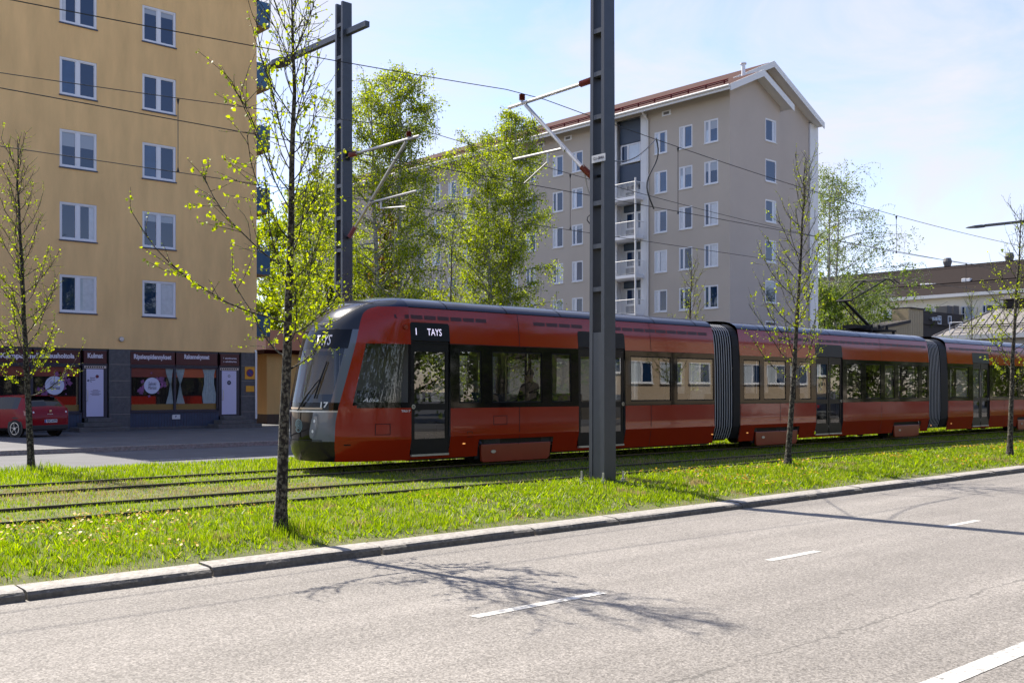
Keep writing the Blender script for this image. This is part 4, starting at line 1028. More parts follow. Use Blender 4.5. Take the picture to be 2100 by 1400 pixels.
def shop_window(px0, px1, mull, films):
    a, b = max(fx(px0), X1+.15), fx(px1); z0, z1 = .74, 2.56
    f = MB(); 
    for q0, q1, r0, r1 in ((a, b, z1-.05, z1), (a, b, z0, z0+.05), (a, a+.05, z0, z1), (b-.05, b, z0, z1)): f.box(q0, q1, YF+.03, YF+.2, r0, r1)
    for m in mull: f.box(fx(m)-.045, fx(m)+.045, YF+.025, YF+.2, z0+.052, z1-.052)
    o = f.build('shop_window', 'shop_frame', yb)
    g = MB(); g.quad((a+.05, YF+.12, z0+.05), (b-.05, YF+.12, z0+.05), (b-.05, YF+.12, z1-.05), (a+.05, YF+.12, z1-.05)); g.build('pane', 'shop_pane', o)
    ed = [a+.05]+[v for m in mull for v in (fx(m)-.045, fx(m)+.045)]+[b-.05]
    for u, v in zip(ed[0::2], ed[1::2]):
        g = MB(); g.box(u, v, YF+.105, YF+.118, z0+.05, z0+.29); g.build('ochre_film', 'ochre_film', o)
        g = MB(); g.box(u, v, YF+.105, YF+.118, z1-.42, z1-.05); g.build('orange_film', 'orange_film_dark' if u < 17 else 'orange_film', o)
    p = MB(); p.box(a-.05, b+.05, YF+.06, YF+.3, 0, z0-.06); 
    po = p.build('plinth', 'plinth_blue', yb); p = MB()
    k = a
    while k < b: p.box(k, k+.015, YF+.053, YF+.061, .02, z0-.07); k += .12
    p.box(a-.05, b+.05, YF+.02, YF+.3, z0-.058, z0-.004); p.build('plinth_boards', 'shop_frame', po)
    return o
sw1 = shop_window(-70, 166, [66], 0); sw2 = shop_window(267.5, 447.5, [359.5], 0)
def curtain(px_l, px_r, top, mid, o):
    m = MB(); n = 10; zt, zm, zb = 2.5, 1.85, 1.04
    rows = [(zt, px_l, px_r), ((zt+zm)/2+.1, px_l+(px_r-px_l)*.12, px_r-(px_r-px_l)*.12), (zm, px_l+(px_r-px_l)*mid[0], px_l+(px_r-px_l)*mid[1]), ((zm+zb)/2, px_l+(px_r-px_l)*(mid[0]-.15), px_l+(px_r-px_l)*(mid[1]+.15)), (zb, px_l+(px_r-px_l)*.05, px_r)]
    for (z0, l0, r0), (z1, l1, r1) in zip(rows[:-1], rows[1:]):
        for k in range(n):
            P = lambda l, r, q, z: (fx(l+(r-l)*q/n), YF+.085+.018*(q % 2), z)
            m.quad(P(l0, r0, k, z0), P(l0, r0, k+1, z0), P(l1, r1, k+1, z1), P(l1, r1, k, z1))
    m.build('curtain', 'curtain', o)
curtain(362, 381, 0, (.42, .55), sw2); curtain(417, 444, 0, (.12, .88), sw2); curtain(341, 357, 0, (.55, .75), sw2)
def round_sign(px, py, o, r):
    c = Vector((fx(px), YF+.088, fz(px, py)))
    m = MB(); rr = random.Random(int(px))
    for k in range(34):
        t = rr.gauss(.55, .5) if k % 3 else rr.gauss(3.6, .35); d = r*rr.uniform(.95, 1.75); s = r*rr.uniform(.1, .3)
        p = c+Vector((math.cos(t)*d, .012+.0002*k, math.sin(t)*d)); m.poly([p+Vector((s*math.cos(t+q*1.57+rr.uniform(-.3, .3)), 0, s*math.sin(t+q*1.57))) for q in range(4)])
    m.build('flower_print', 'magenta_print', o)
    m = MB(); m.disc(c, r, (0, -1, 0), .004, 40); d = m.build('round_sticker', 'disc_white', o)
    m = MB()
    for zz, tx_ in ((.075, 'Salonki'), (-.085, 'Marissa')):
        text('sticker_lettering', tx_, .20, 'ink', o, c+Vector((0, -.008, zz*r/.33)), (1, 0, 0), (0, 0, 1), shear=.35, width=r*1.05)
round_sign(113.5, 790, sw1, .36); round_sign(313.5, 790.5, sw2, .335)
text('lettering', 'P', .10, 'sign_blue', yb, (fx(361), YF+.012, fz(361, 854)), (1, 0, 0), (0, 0, 1), bold=.006)
m = MB(); m.box(fx(354), fx(370), YF+.02, YF+.05, fz(362, 859), fz(362, 850)); m.build('parking_notice', 'plate_white', yb)
def shop_door(px0, px1, sx0, sx1, notices):
    a, b = fx(px0), fx(px1); z0, z1 = .56, 2.44
    f = MB(); f.box(a-.14, b+.16, YF+.06, YF+.3, .5, 2.575); fo = f.build('door_frame', 'shop_frame', yb)
    d = MB(); d.box(a, b, YF+.035, YF+.07, z0, z1); do = d.build('door', 'door_white', yb, bevel=.006)
    v = MB(); v.box(a-.08, b+.1, YF+.03, YF+.07, 2.47, 2.565); vo = v.build('vent', 'galvanised', fo); v = MB()
    for k in range(9):
        q = a-.04+(b-a+.1)*k/9; v.box(q, q+.05, YF+.025, YF+.031, 2.49, 2.545)
    v.build('vent_slots', 'soft_black', fo)
    h = MB(); h.tube([(a+.0, YF+.03, 1.60), (a+.03, YF-.03, 1.60), (a+.03, YF-.03, 1.18), (a+.0, YF+.03, 1.18)], .014, 6); h.build('handle', 'galvanised', do)
    if notices == 1:
        n = MB()
        for k, wd in enumerate((.20, .38, .26, .42, .30)): c = (a+b)/2+.02; n.box(c-wd/2, c+wd/2, YF+.031, YF+.034, 1.60-k*.05, 1.615-k*.05)
        n.build('notice_lines', 'ink', do); n = MB(); cc = Vector((fx(190), YF+.031, 2.06))
        n.disc(cc+Vector((.19, 0, .09)), .075, (0, -1, 0), .003, 5); n.build('flower_print', 'ink_red', do)
        n = MB(); n.disc(cc+Vector((-.17, 0, -.08)), .055, (0, -1, 0), .003, 3); n.poly([cc+Vector(q) for q in ((-.2, -.002, .02), (-.17, -.002, -.02), (-.02, -.002, -.14), (-.04, -.002, -.15))]); n.build('leaf_print', 'ink', do)
        for zz, tx_ in ((.035, 'Salonki'), (-.045, 'Marissa')): text('lettering', tx_, .07, 'ink', do, cc+Vector((0, -.002, zz)), (1, 0, 0), (0, 0, 1), shear=.35)
    else:
        n = MB(); cc = Vector((fx(470.5), YF+.031, fz(470.5, 771))); n.ring(cc, .035, .06, (0, -1, 0), .003, 20); n.build('round_emblem', 'vent_metal', do)
        n = MB(); n.disc(Vector((fx(470.5), YF+.033, fz(470.5, 784.5))), .095, (0, -1, 0), .003, 22); n.build('round_notice', 'ink', do)
        text('lettering', 'V/S', .07, 'plate_white', do, (fx(470.5), YF+.027, fz(470.5, 784.5)), (1, 0, 0), (0, 0, 1))
    s = MB(); ca, cb = fx(sx0), fx(sx1)
    for k in range(3): s.box(ca-.28*k, cb+.22*k, YF-.35-.32*k, YF+.05, .34-.17*k-(.0 if k < 2 else .04), .50-.17*k)
    s.build('entrance_steps', 'step_stone', yb, bevel=.01)
shop_door(178, 213, 174, 224, 1); shop_door(456, 485.5, 452, 496, 2)
m = MB(); m.tube([(X2-.06, YF-.06, .35), (X2-.06, YF-.06, 3.28), (X2-.06, YF+.0, 3.34)], .05, 8); m.build('downpipe', 'white_trim', yb)
m = MB(); m.disc((fx(248), YF, fz(248, 695.5)), .10, (0, -1, 0), .10, 14); m.build('wall_lamp', 'galvanised', yb, bevel=.02)
bs = MB(); bs.box(X1, X2+.002, YF-.012, YF+.012, .0, .10); bs.build('base_strip', 'stone_dark', yb)
# no-stopping sign on the corner pier
sg = empty('no_stopping_sign', (fx(512), YF-.02, fz(512, 764)), 'yellow square no-stopping sign with red ringed blue disc on the shop corner', 'sign')
c = Vector((fx(512), YF-.03, fz(512, 764.5)))
m = MB(); m.box(c.x-.24, c.x+.24, YF-.03, YF-.012, c.z-.27, c.z+.27); m.build('plate', 'sign_yellow', sg, bevel=.006)
m = MB(); m.disc(c, .175, (0, -1, 0), .004, 32); m.build('disc', 'sign_blue', sg)
m = MB(); m.ring(c+Vector((0, -.004, 0)), .135, .175, (0, -1, 0), .003, 32); m.obox(c+Vector((-.11, -.006, .11)), c+Vector((.11, -.006, -.11)), .004, .035, up=(1, 0, 1)); m.build('ring', 'sign_red', sg)
sg = tag(MB().box(fx(504), fx(521), YF-.028, YF-.012, fz(512, 803), fz(512, 791)).build('supplementary_plate', 'sign_yellow', bevel=.004), 'small blank yellow plate below the square no-stopping sign', 'sign')

# ---------------------------------------------------------------- yellow garage behind the gap
ga = empty('garage', (25.4, 44.7, 0), 'low ochre garage with dark red roof edge behind the tram front', 'building')
m = MB(); a0 = atY(547, 800, 44.7).x; m.box(a0, a0+9, 44.7, 51, .45, 3.35); m.build('wall', 'ochre_render', ga)
m = MB(); m.box(a0-.003, a0+9.003, 44.695, 51, 0, .45); m.build('plinth', 'brown_plinth', ga)
m = MB(); m.box(a0-.4, a0+9.3, 44.2, 51.5, 3.35, 3.53)
m.poly([(a0-.2, 44.4, 3.53), (a0+9, 44.4, 3.53), (a0+8, 47.8, 4.7), (a0+1.6, 47.8, 4.7)]); m.poly([(a0-.2, 44.4, 3.53), (a0+1.6, 47.8, 4.7), (a0-.2, 51.3, 3.53)]); m.build('roof', 'red_metal', ga)

# ---------------------------------------------------------------- grey apartment building
GX, GY = 56.4, 41.0
gb = empty('apartment_building', (GX+5, GY+25, 0), 'long grey six storey apartment block with white windows and red tile roof', 'building')
YE = 97.0; GE = 21.55
GWT = [19.72, 16.95, 14.18, 11.40, 8.63, 5.85]; GWH = 1.55
lc = [(41.95, 43.1), (44.1, 45.25), (46.3, 47.45), (54.45, 55.6), (56.55, 57.7), (59.6, 60.75), (61.7, 62.85), (67.5, 68.65), (69.6, 70.75), (71.8, 72.95), (74.1, 75.25), (80.5, 81.65), (86.2, 87.35), (93.2, 94.35)]
BY0, BY1 = 48.1, 51.4
# long side, along +Y, outward -X
holes = [(a-GY, b-GY, t-GWH, t) for a, b in lc for t in GWT]+[(BY0-GY, BY1-GY, 0, GE-.35)]
small = [(a-GY+.2, b-GY-.25, 20.75, 21.1) for a, b in lc if a not in (41.95,)]
small = [(45.95-GY, 46.75-GY, 20.72, 21.08), (55.6-GY, 56.4-GY, 20.72, 21.08), (58.6-GY, 59.4-GY, 20.72, 21.08), (67.9-GY, 68.7-GY, 20.72, 21.08), (70.3-GY, 71.1-GY, 20.72, 21.08), (72.7-GY, 73.5-GY, 20.72, 21.08)]
w = MB(); facade(w, (GX, GY, 0), (0, 1, 0), YE-GY, 0, GE, holes, (1, 0, 0), .12); w.build('long_wall', 'grey_render', gb)
PX = 62.2; RX, RZ = 59.1, 23.1                            # gable bay, its ridge
def gable(poly_y, pts, hls, name):
    m = MB(); return m
gwx = (60.45, 61.75)
gh = [(gwx[0]-GX, gwx[1]-GX, t-GWH, t) for t in [20.25, 17.47, 14.7, 11.93, 9.15, 6.37]]
w = MB(); facade(w, (GX, GY, 0), (1, 0, 0), PX-GX, 0, GE, gh, (0, 1, 0), .12)
w.poly([(GX, GY, GE), (PX, GY, GE), (PX, GY, 21.5), (RX, GY, RZ-.2)]); w.quad((PX, GY, 0), (PX, GY+2.6, 0), (PX, GY+2.6, 22.8), (PX, GY, 21.5))
Y2 = GY+2.6; X3 = 70.0; RX2, RZ2 = 64.2, 25.35
w.poly([(PX-.5, Y2, 0), (X3, Y2, 0), (X3, Y2, 22.3), (RX2, Y2, RZ2-.2), (PX-.5, Y2, 22)]); w.quad((X3, Y2, 0), (X3, YE, 0), (X3, YE, 21.6), (X3, Y2, 21.6))
w.poly([(GX, YE, 0), (X3, YE, 0), (X3, YE, 21.6), (RX2, YE, 25.1), (GX, YE, GE)]); w.build('gable_wall', 'gable_render', gb)
m = MB(); m.box(X3+.02, X3+1.15, Y2-.12, Y2+3, 0, 22.0); m.build('corner_pilaster', 'white_wall', gb)
# roof: left slope continuous, bay ridge lower, main ridge behind
OH = .95; sl = (RZ2-21.42)/(RX2-(GX-OH)); zl = lambda x: 21.42+(x-(GX-OH))*sl
SO = MB()
def slab(m, a, b, c, d, th=.14):
    up = Vector((0, 0, th)); P = [Vector(q) for q in (a, b, c, d)]; m.prism([p-up for p in P], up); SO.prism([p-up*1.9 for p in P], up*.88)
m = MB(); ov = .75
slab(m, (GX-OH, GY-ov, zl(GX-OH)), (RX, GY-ov, zl(RX)), (RX, Y2-ov, zl(RX)), (GX-OH, Y2-ov, zl(GX-OH)))
slab(m, (RX, GY-ov, zl(RX)), (PX+.5, GY-ov, 21.38), (PX+.5, Y2-.003, 21.38), (RX, Y2-.003, zl(RX)))
slab(m, (GX-OH, Y2-ov+.003, zl(GX-OH)), (RX2, Y2-ov, RZ2), (RX2, YE+.6, RZ2), (GX-OH, YE+.6, zl(GX-OH)))
slab(m, (RX2, Y2-ov, RZ2), (X3+.9, Y2-ov, 22.05), (X3+.9, YE+.6, 22.05), (RX2, YE+.6, RZ2))
m.build('roof', 'roof_tile', gb); SO.build('soffit', 'white_trim', gb)
m = MB()                                                  # white verges and eaves
vt = .42
for a, b in (((GX-OH-.05, zl(GX-OH-.05)), (RX, zl(RX))), ((RX, zl(RX)), (PX+.55, 21.36))): m.prism([(a[0], GY-ov-.06, a[1]+.03), (b[0], GY-ov-.06, b[1]+.03), (b[0], GY-ov-.06, b[1]-vt), (a[0], GY-ov-.06, a[1]-vt)], (0, .055, 0))
for a, b in (((RX+.2, zl(RX+.2)), (RX2, RZ2)), ((RX2, RZ2), (X3+.95, 22.03))): m.prism([(a[0], Y2-ov-.06, a[1]+.03), (b[0], Y2-ov-.06, b[1]+.03), (b[0], Y2-ov-.06, b[1]-vt), (a[0], Y2-ov-.06, a[1]-vt)], (0, .055, 0))
m.box(GX-OH-.1, GX-OH-.003, GY-ov, YE+.6, zl(GX-OH)-.34, zl(GX-OH)-.04)
m.tube([(GX-OH-.17, GY-ov, zl(GX-OH)-.1), (GX-OH-.17, YE+.6, zl(GX-OH)-.1)], .08, 8); m.build('eaves_trim', 'white_trim', gb)
m = MB(); k = GY+.6
y_end = YE
while k < y_end: m.obox((GX+.2, k, zl(GX+.2)), (GX+.2, k, zl(GX+.2)+.25), .08, .06); k += 1.5
m.tube([(GX+.2, GY+.3, zl(GX+.2)+.26), (GX+.2, YE, zl(GX+.2)+.26)], .045, 6); m.tube([(GX+.2, GY+.3, zl(GX+.2)+.14), (GX+.2, YE, zl(GX+.2)+.14)], .04, 6); m.build('snow_guard', 'snow_rail', gb)
m = MB(); m.tube([(59.3, GY+1.0, zl(59.3)-.1), (59.3, GY+1.0, zl(59.3)+.75)], .14, 10); m.disc((59.3, GY+1.0, zl(59.3)+.75), .22, (0, 0, 1), .08, 12); m.build('roof_vent', 'white_metal', gb)
m = MB(); m.prism([(GX+1.3, 52.6, zl(GX+1.3)+.02), (GX+2.2, 52.6, zl(GX+2.2)+.02), (GX+2.2, 54, zl(GX+2.2)+.02), (GX+1.3, 54, zl(GX+1.3)+.02)], (0, 0, .12)); m.build('roof_hatch', 'snow_rail', gb)
for a, b in lc:
    for j, t in enumerate(GWT):
        k = rb.random(); p = ('pane_pale', 'pane_sky_blue') if (j < 2 and k < .6) or k < .2 else (('pane_sky_blue', 'pane') if k < .7 else ('pane', 'pane'))
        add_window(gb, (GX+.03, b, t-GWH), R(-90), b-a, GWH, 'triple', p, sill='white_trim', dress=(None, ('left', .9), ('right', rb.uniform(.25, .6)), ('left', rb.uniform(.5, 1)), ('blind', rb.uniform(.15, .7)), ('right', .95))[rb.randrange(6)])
for t in [20.25, 17.47, 14.7, 11.93, 9.15, 6.37]:
    add_window(gb, (gwx[0], GY+.03, t-GWH), 0, gwx[1]-gwx[0], GWH, 'single', ('pane', 'pane_sky_blue'), sill='white_trim', dress=(None, ('blind', .3), ('right', .3))[rb.randrange(3)])
for a, b, c, d in small:
    m = MB(); m.box(GX-.03, GX+.01, GY+a, GY+b, c, d); o = m.build('attic_vent', 'window_white', gb); m = MB(); m.box(GX-.035, GX-.031, GY+a+.16, GY+b-.16, c+.09, d-.09); m.build('vent_slot', 'vent_metal', o)
# stair tower strip with balconies
w = MB(); w.box(GX+.9, GX+1.0, BY0, BY1, 0, GE); w.quad((GX-.06, BY0, 0), (GX+.95, BY0, 0), (GX+.95, BY0, GE-.35), (GX-.06, BY0, GE-.35)); w.quad((GX-.06, BY1, 0), (GX+.95, BY1, 0), (GX+.95, BY1, GE-.35), (GX-.06, BY1, GE-.35))
w.box(GX-.08, GX+.02, BY0, BY0+.55, 0, GE-.35); w.box(GX-.06, GX+.02, BY1-.42, BY1, 0, GE-.35); w.build('balcony_recess', 'white_wall', gb)
for k, z in enumerate((19.9, 17.4)):
    m = MB(); m.box(GX+.3, GX+.36, BY0+.55, BY1-.42, z-.4 if k == 0 else z-1.0, z+1.25 if k == 0 else z+.55); m.build('facade_panel', 'slate_panel', gb)
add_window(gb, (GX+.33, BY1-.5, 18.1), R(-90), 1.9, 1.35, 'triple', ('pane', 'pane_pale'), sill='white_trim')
for z0 in (15.35, 12.58, 9.8, 7.03, 4.25):
    m = MB(); m.box(GX-.95, GX+.88, BY0+.25, BY1+1.05, z0-.22, z0); bo = m.build('balcony', 'balcony_white', gb)
    m = MB(); n = 34
    for q in range(n+1):
        y = BY0+.3+(BY1+.7-BY0)*q/n; m.tube([(GX-.90, y, z0+.08), (GX-.90, y, z0+.98)], .022, 4, cap=False)
    m.tube([(GX-.90, BY0+.3, z0+.08), (GX-.90, BY1+1.0, z0+.08)], .018, 5); m.tube([(GX-.05, BY0+.3, z0+1.0), (GX-.90, BY0+.3, z0+1.0), (GX-.90, BY1+1.0, z0+1.0)], .03, 6)
    for q in range(5): m.tube([(GX-.90+.17*q, BY0+.3, z0+.08), (GX-.90+.17*q, BY0+.3, z0+.98)], .014, 4, cap=False)
    m.build('railing', 'white_trim', bo)
    m = MB(); m.box(GX+.70, GX+.88, BY0+.6, BY1-.45, z0+2.02, z0+2.5); m.build('lintel_panel', 'slate_panel', bo)
    m = MB(); m.box(GX+.80, GX+.89, BY0+.75, BY0+1.75, z0, z0+2.0); m.box(GX+.80, GX+.89, BY0+1.8, BY1-.55, z0+.75, z0+2.0); d = m.build('balcony_door', 'window_white', bo)
    m = MB(); m.box(GX+.79, GX+.80, BY0+.95, BY0+1.55, z0+.8, z0+1.85); m.box(GX+.79, GX+.80, BY0+1.95, BY1-.7, z0+.88, z0+1.88); m.build('pane', 'pane', d)
    m = MB(); m.box(GX+.82, GX+.88, BY0+1.8, BY1-.55, z0, z0+.72); m.build('infill_panel', 'slate_panel', bo)
m = MB(); m.tube([(GX-.95, BY0+.28, 0), (GX-.95, BY0+.28, 16.6)], .06, 8); m.build('balcony_post', 'white_trim', gb)
m = MB(); m.tube([(GX-.7, BY0-.1, 21.2), (GX-.1, BY0-.12, 20.7), (GX-.1, BY0-.12, 0)], .07, 8); m.build('downpipe', 'white_trim', gb)
for z0 in (4.3, 7.1, 9.9, 12.6, 15.4, 18.2):
    m = MB(); m.box(X3+.26, X3+.55, Y2+.4, Y2+2.4, z0, z0+1.1); m.build('side_balcony', 'balcony_blue', gb)

# ---------------------------------------------------------------- buildings at the right
cbx = 132.0; pL, pR = atX(1690, 640, cbx), atX(2180, 600, cbx)
cb = empty('office_building', (cbx, pR.y, 0), 'cream building with dark brown metal roof far behind the tram', 'building')
EZ = 14.0; yl, yr = 92.0, 28.0
WX = [atX(p, 640, cbx).y for p in (1812, 1838, 1851, 1877, 1889, 1916, 1928, 1955, 1972, 1998, 2015, 2040, 2060, 2085)]
hl = []
m = MB(); m.quad((cbx, yr, 0), (cbx, yl, 0), (cbx, yl, EZ), (cbx, yr, EZ)); m.quad((cbx, yr, 0), (cbx+16, yr, 0), (cbx+16, yr, EZ), (cbx, yr, EZ)); m.build('wall', 'cream_render', cb)
m = MB(); m.prism([(cbx-.8, yr, EZ), (cbx+7.0, yr, EZ+4.4), (cbx+16, yr, EZ)], (0, yl-yr, 0)); m.build('roof', 'brown_roof', cb)
m = MB(); m.box(cbx-.9, cbx-.003, yr-.2, yl, EZ-.42, EZ-.004); m.build('fascia', 'white_trim', cb)
m = MB()
for k in (1.5, 6.5): m.obox((cbx+k, yr, EZ+k*.563+.75), (cbx+k, yl, EZ+k*.563+.75), .12, .12)
m.build('roof_rail', 'brown_roof', cb)
for a, b in zip(WX[0::2], WX[1::2]):
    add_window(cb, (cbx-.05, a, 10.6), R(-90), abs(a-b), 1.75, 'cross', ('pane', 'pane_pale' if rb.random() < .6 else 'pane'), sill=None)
def roof_box(px0, px1, py0, py1, X, name, mt, dep=2.5):
    a, b = atX(px0, py1, X), atX(px1, py1, X); z1 = atX((px0+px1)/2, py0, X).z; z0 = min(a.z, b.z)-.5
    m = MB(); m.box(X, X+dep, b.y, a.y, z0, z1); m.box(X-.25, X+dep+.25, b.y-.25, a.y+.25, z1, z1+.18); return m.build(name, mt, cb)
roof_box(1815, 1868, 568, 582, cbx+7, 'plant_room', 'vent_metal'); roof_box(1936, 2072, 550, 568, cbx+7, 'plant_room', 'vent_metal')
def revolve(mb, c, prof_, n=14):
    for (r0, z0), (r1, z1) in zip(prof_[:-1], prof_[1:]):
        for k in range(n):
            t0, t1 = 2*math.pi*k/n, 2*math.pi*(k+1)/n
            mb.quad(c+Vector((r0*math.cos(t0), r0*math.sin(t0), z0)), c+Vector((r0*math.cos(t1), r0*math.sin(t1), z0)), c+Vector((r1*math.cos(t1), r1*math.sin(t1), z1)), c+Vector((r1*math.cos(t0), r1*math.sin(t0), z1)))
    return mb
for px, py in ((1943, 548), (2070, 538)):
    c = atX(px, py, cbx+8); revolve(MB(), c, [(.35, -.5), (.40, 0), (.62, .75), (.45, 1.25), (0, 1.25)]).build('ventilator', 'vent_metal', cb, smooth=40)
for px in (1893, 1901, 1909, 1916, 1978, 1987):
    c = atX(px, 596 if px < 1950 else 586, cbx+2.6); m = MB(); m.box(c.x-.3, c.x+.3, c.y-.28, c.y+.28, c.z+.35, c.z+.95); m.tube([(c.x, c.y, c.z-.6), (c.x, c.y, c.z+.4)], .12, 8); m.build('roof_cowl', 'white_metal', cb, bevel=.05)
# tan boarded annex with a dark boarded part
q0, q1, q2 = atY(1815, 690, 58), atY(1863, 650, 58), atY(1893, 650, 58)
an = empty('annex', (q1.x, 58, 0), 'tan boarded annex with stepped dark roof edge behind the tram roof', 'building')
zt, zs0, zs1 = atY(1878, 634, 58).z, atY(1820, 674, 58).z, atY(1862, 662, 58).z
m = MB(); m.prism([(q0.x-6, 58, 0), (q1.x, 58, 0), (q1.x, 58, zs1), (q0.x-6, 58, zs0-.8)], (0, 2.4, 0)); m.box(q1.x, q2.x, 57.99, 60, 0, zt); an_w = m.build('wall', 'tan_board', an)
m = MB(); k = q0.x-5
while k < q2.x: m.box(k, k+.03, 57.96, 57.988, .5, zs0-.9 if k < q0.x else (zs0+(zs1-zs0)*min(1, (k-q0.x)/(q1.x-q0.x))-.3 if k < q1.x else zt-.1)); k += .42
m.build('board_joint', 'tan_board', an)
m = MB(); m.prism([(q0.x-6.2, 57.7, zs0-.8), (q1.x-.003, 57.7, zs1), (q1.x-.003, 57.7, zs1+.35), (q0.x-6.2, 57.7, zs0-.45)], (0, 2.8, 0)); m.box(q1.x+.003, q2.x+.2, 57.8, 60.2, zt, zt+.16); m.build('roof_edge', 'dark_board', an)
r0, r1 = atY(1893, 650, 58.2), atY(1975, 650, 58.2)
m = MB(); z1, z2, z3 = atY(1930, 640, 58).z, atY(1930, 667, 58).z, 0
m.box(r0.x+.01, r1.x, 58.2, 61, z2, z1); m.box(r0.x+.01, r1.x+6, 58.4, 61, 0, z2-.003)
m.build('dark_wing', 'dark_board', an)
for px in (1926, 1947):
    c = atY(px, 656, 58.2); add_window(an, (c.x-.45, 58.15, c.z-.5), 0, .9, 1.0, 'single', ('pane',), sill=None)
for px in (1948, 1962):
    c = atY(px, 634, 60); m = MB(); m.box(c.x-.7, c.x+.7, 60, 61.5, z1-.3, c.z+.45); m.build('cooling_unit', 'vent_metal', an, bevel=.05)
for px in (1908, 1914, 1920):
    c = atY(px, 653, 58.2); m = MB(); m.tube([(c.x, 58.2, c.z), (c.x, 57.9, c.z), (c.x, 57.8, c.z-.3)], .2, 8); m.build('vent_pipe', 'galvanised', an)
# hip roofed house
hX, hY = 72.9, 35.2; he = 5.5; ap = 7.5
hp = empty('house', (hX+4, hY-9, 0), 'pale house with grey standing seam hipped roof at the right', 'building')
m = MB(); m.box(hX+.5, hX+7, hY-21, hY-.5, 0, he); m.build('wall', 'pale_render', hp)
A, Bq, e1, e2, Cq, D = (hX, hY, he), (hX, hY-22, he), (hX+3.2, hY-3.2, ap), (hX+3.2, hY-22, ap), (hX+7.5, hY, he), (hX+7.5, hY-22, he)
m = MB(); m.quad(A, Bq, e2, e1); m.poly([A, e1, (hX+4.3, hY-3.2, ap), Cq]); m.quad((hX+4.3, hY-3.2, ap), (hX+4.3, hY-22, ap), D, Cq); m.quad(e1, e2, (hX+4.3, hY-22, ap), (hX+4.3, hY-3.2, ap)); m.build('roof', 'grey_tin', hp)
m = MB()
for k in range(1, 34):
    y = hY-k*.62; top = min(1, k*.62/3.2); a = Vector((hX, y, he+.03)); m.obox(a, a+Vector((3.2*top, 0, (ap-he)*top)), .04, .05)
m.obox(Vector(A)+Vector((0, 0, .03)), Vector(e1)+Vector((0, 0, .03)), .12, .08)
m.build('roof_seam', 'grey_tin', hp)
m = MB(); m.box(hX-.08, hX-.003, hY-22, hY+.08, he-.30, he+.02); m.box(hX-.003, hX+7.5, hY+.003, hY+.08, he-.30, he+.02); m.build('gutter', 'white_trim', hp)
m = MB()
for f, dzz in ((.22, .12), (.22, .26), (.93, .12), (.93, .26)): m.tube([(hX+3.2*f, hY-3.2*f-.4, he+2*f+dzz), (hX+3.2*f, hY-22, he+2*f+dzz)], .035, 5)
m.build('snow_guard', 'soft_black', hp)
m = MB(); m.box(hX+3.3, hX+6.0, hY-8.2, hY-3.6, ap-.6, ap+.62); m.prism([(hX+3.0, hY-8.5, ap+.62), (hX+6.3, hY-8.5, ap+.62), (hX+4.6, hY-8.5, ap+1.05)], (0, 5.2, 0)); m.build('dormer', 'dark_board', hp)
m = MB(); c = Vector((hX+.25, hY-1.1, he+.2)); w_ = .03
for dx in (0, .9): m.tube([c+Vector((0, -dx, -.2)), c+Vector((0, -dx, .75))], w_, 5)
m.tube([c+Vector((0, 0, .75)), c+Vector((0, -.9, .75))], w_, 5); m.tube([c+Vector((0, 0, -.1)), c+Vector((0, -.9, .7))], w_, 5); m.build('roof_ladder', 'white_metal', hp)

# ---------------------------------------------------------------- across the road, behind the camera: what the glass and paint reflect
def reflected(x0, x1, y, h, mt, lab, cols_, rows):
    o = empty('apartment_building', ((x0+x1)/2, y, 0), lab, 'building'); m = MB(); m.box(x0, x1, y-12, y, -.3, h); m.build('wall', mt, o)
    for i in range(cols_):
        for j in range(rows):
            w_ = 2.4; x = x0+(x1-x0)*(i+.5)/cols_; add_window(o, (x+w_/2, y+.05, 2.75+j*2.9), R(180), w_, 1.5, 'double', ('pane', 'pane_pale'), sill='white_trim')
    m = MB(); m.box(x0, x1, y, y+.04, -.2, 1.3); m.build('base_course', 'stone_dark', o)
    m = MB(); m.box(x0-.4, x1+.4, y-12.4, y+.5, h, h+.4); m.build('roof', 'roof_tile', o)
reflected(49, 78, -13, 12.5, 'reflect_beige', 'beige four storey apartment building across the road from the tram', 9, 4)
reflected(-46, -20, -12, 15, 'reflect_orange', 'orange rendered apartment building across the road', 7, 5)
# ---------------------------------------------------------------- masts
def mast_column(root, X, Y, H, zb):
    m = MB(); a, b, y2 = .30, .27, .37; tp = .86          # two U sections joined by battens, slightly tapered
    for sg in (-1, 1):
        lo = [(X-a/2, Y+sg*y2/2), (X+a/2, Y+sg*y2/2), (X+a/2, Y+sg*(y2/2-.078)), (X-a/2, Y+sg*(y2/2-.078))]
        def P(q, z): k = 1-(1-tp)*(z-zb)/H; return (X+(q[0]-X)*k, Y+(q[1]-Y)*k, z)
        bt = [P(q, zb) for q in lo]; tpp = [P(q, zb+H) for q in lo]
        m.poly(bt[::-1]); m.poly(tpp)
        for k in range(4): m.quad(bt[k], bt[(k+1) % 4], tpp[(k+1) % 4], tpp[k])
    m.box(X-.135, X+.135, Y-.106, Y+.106, zb, zb+2.62)
    m.build('column', 'mast_paint', root)
    z = zb+2.72
    while z < zb+H-.2:
        k = 1-(1-tp)*(z-zb)/H; hw = .142*k; bt = MB(); bt.box(X-hw, X+hw, Y-.112*k, Y+.112*k, z+.62, z+.70); bt.build('batten', 'mast_paint', root); z += .76
    f = MB(); f.box(X-.32, X+.32, Y-.32, Y+.32, zb-.05, zb); f.build('base_plate', 'mast_paint', root, bevel=.006)
    for dx in (-.26, .26):
        for dy in (-.26, .26):
            q = MB(); q.tube([(X+dx, Y+dy, zb), (X+dx, Y+dy, zb+.17)], .018, 8); q.disc((X+dx, Y+dy, zb+.0), .042, (0, 0, 1), .045, 6); q.build('anchor_bolt', 'galvanised', root)
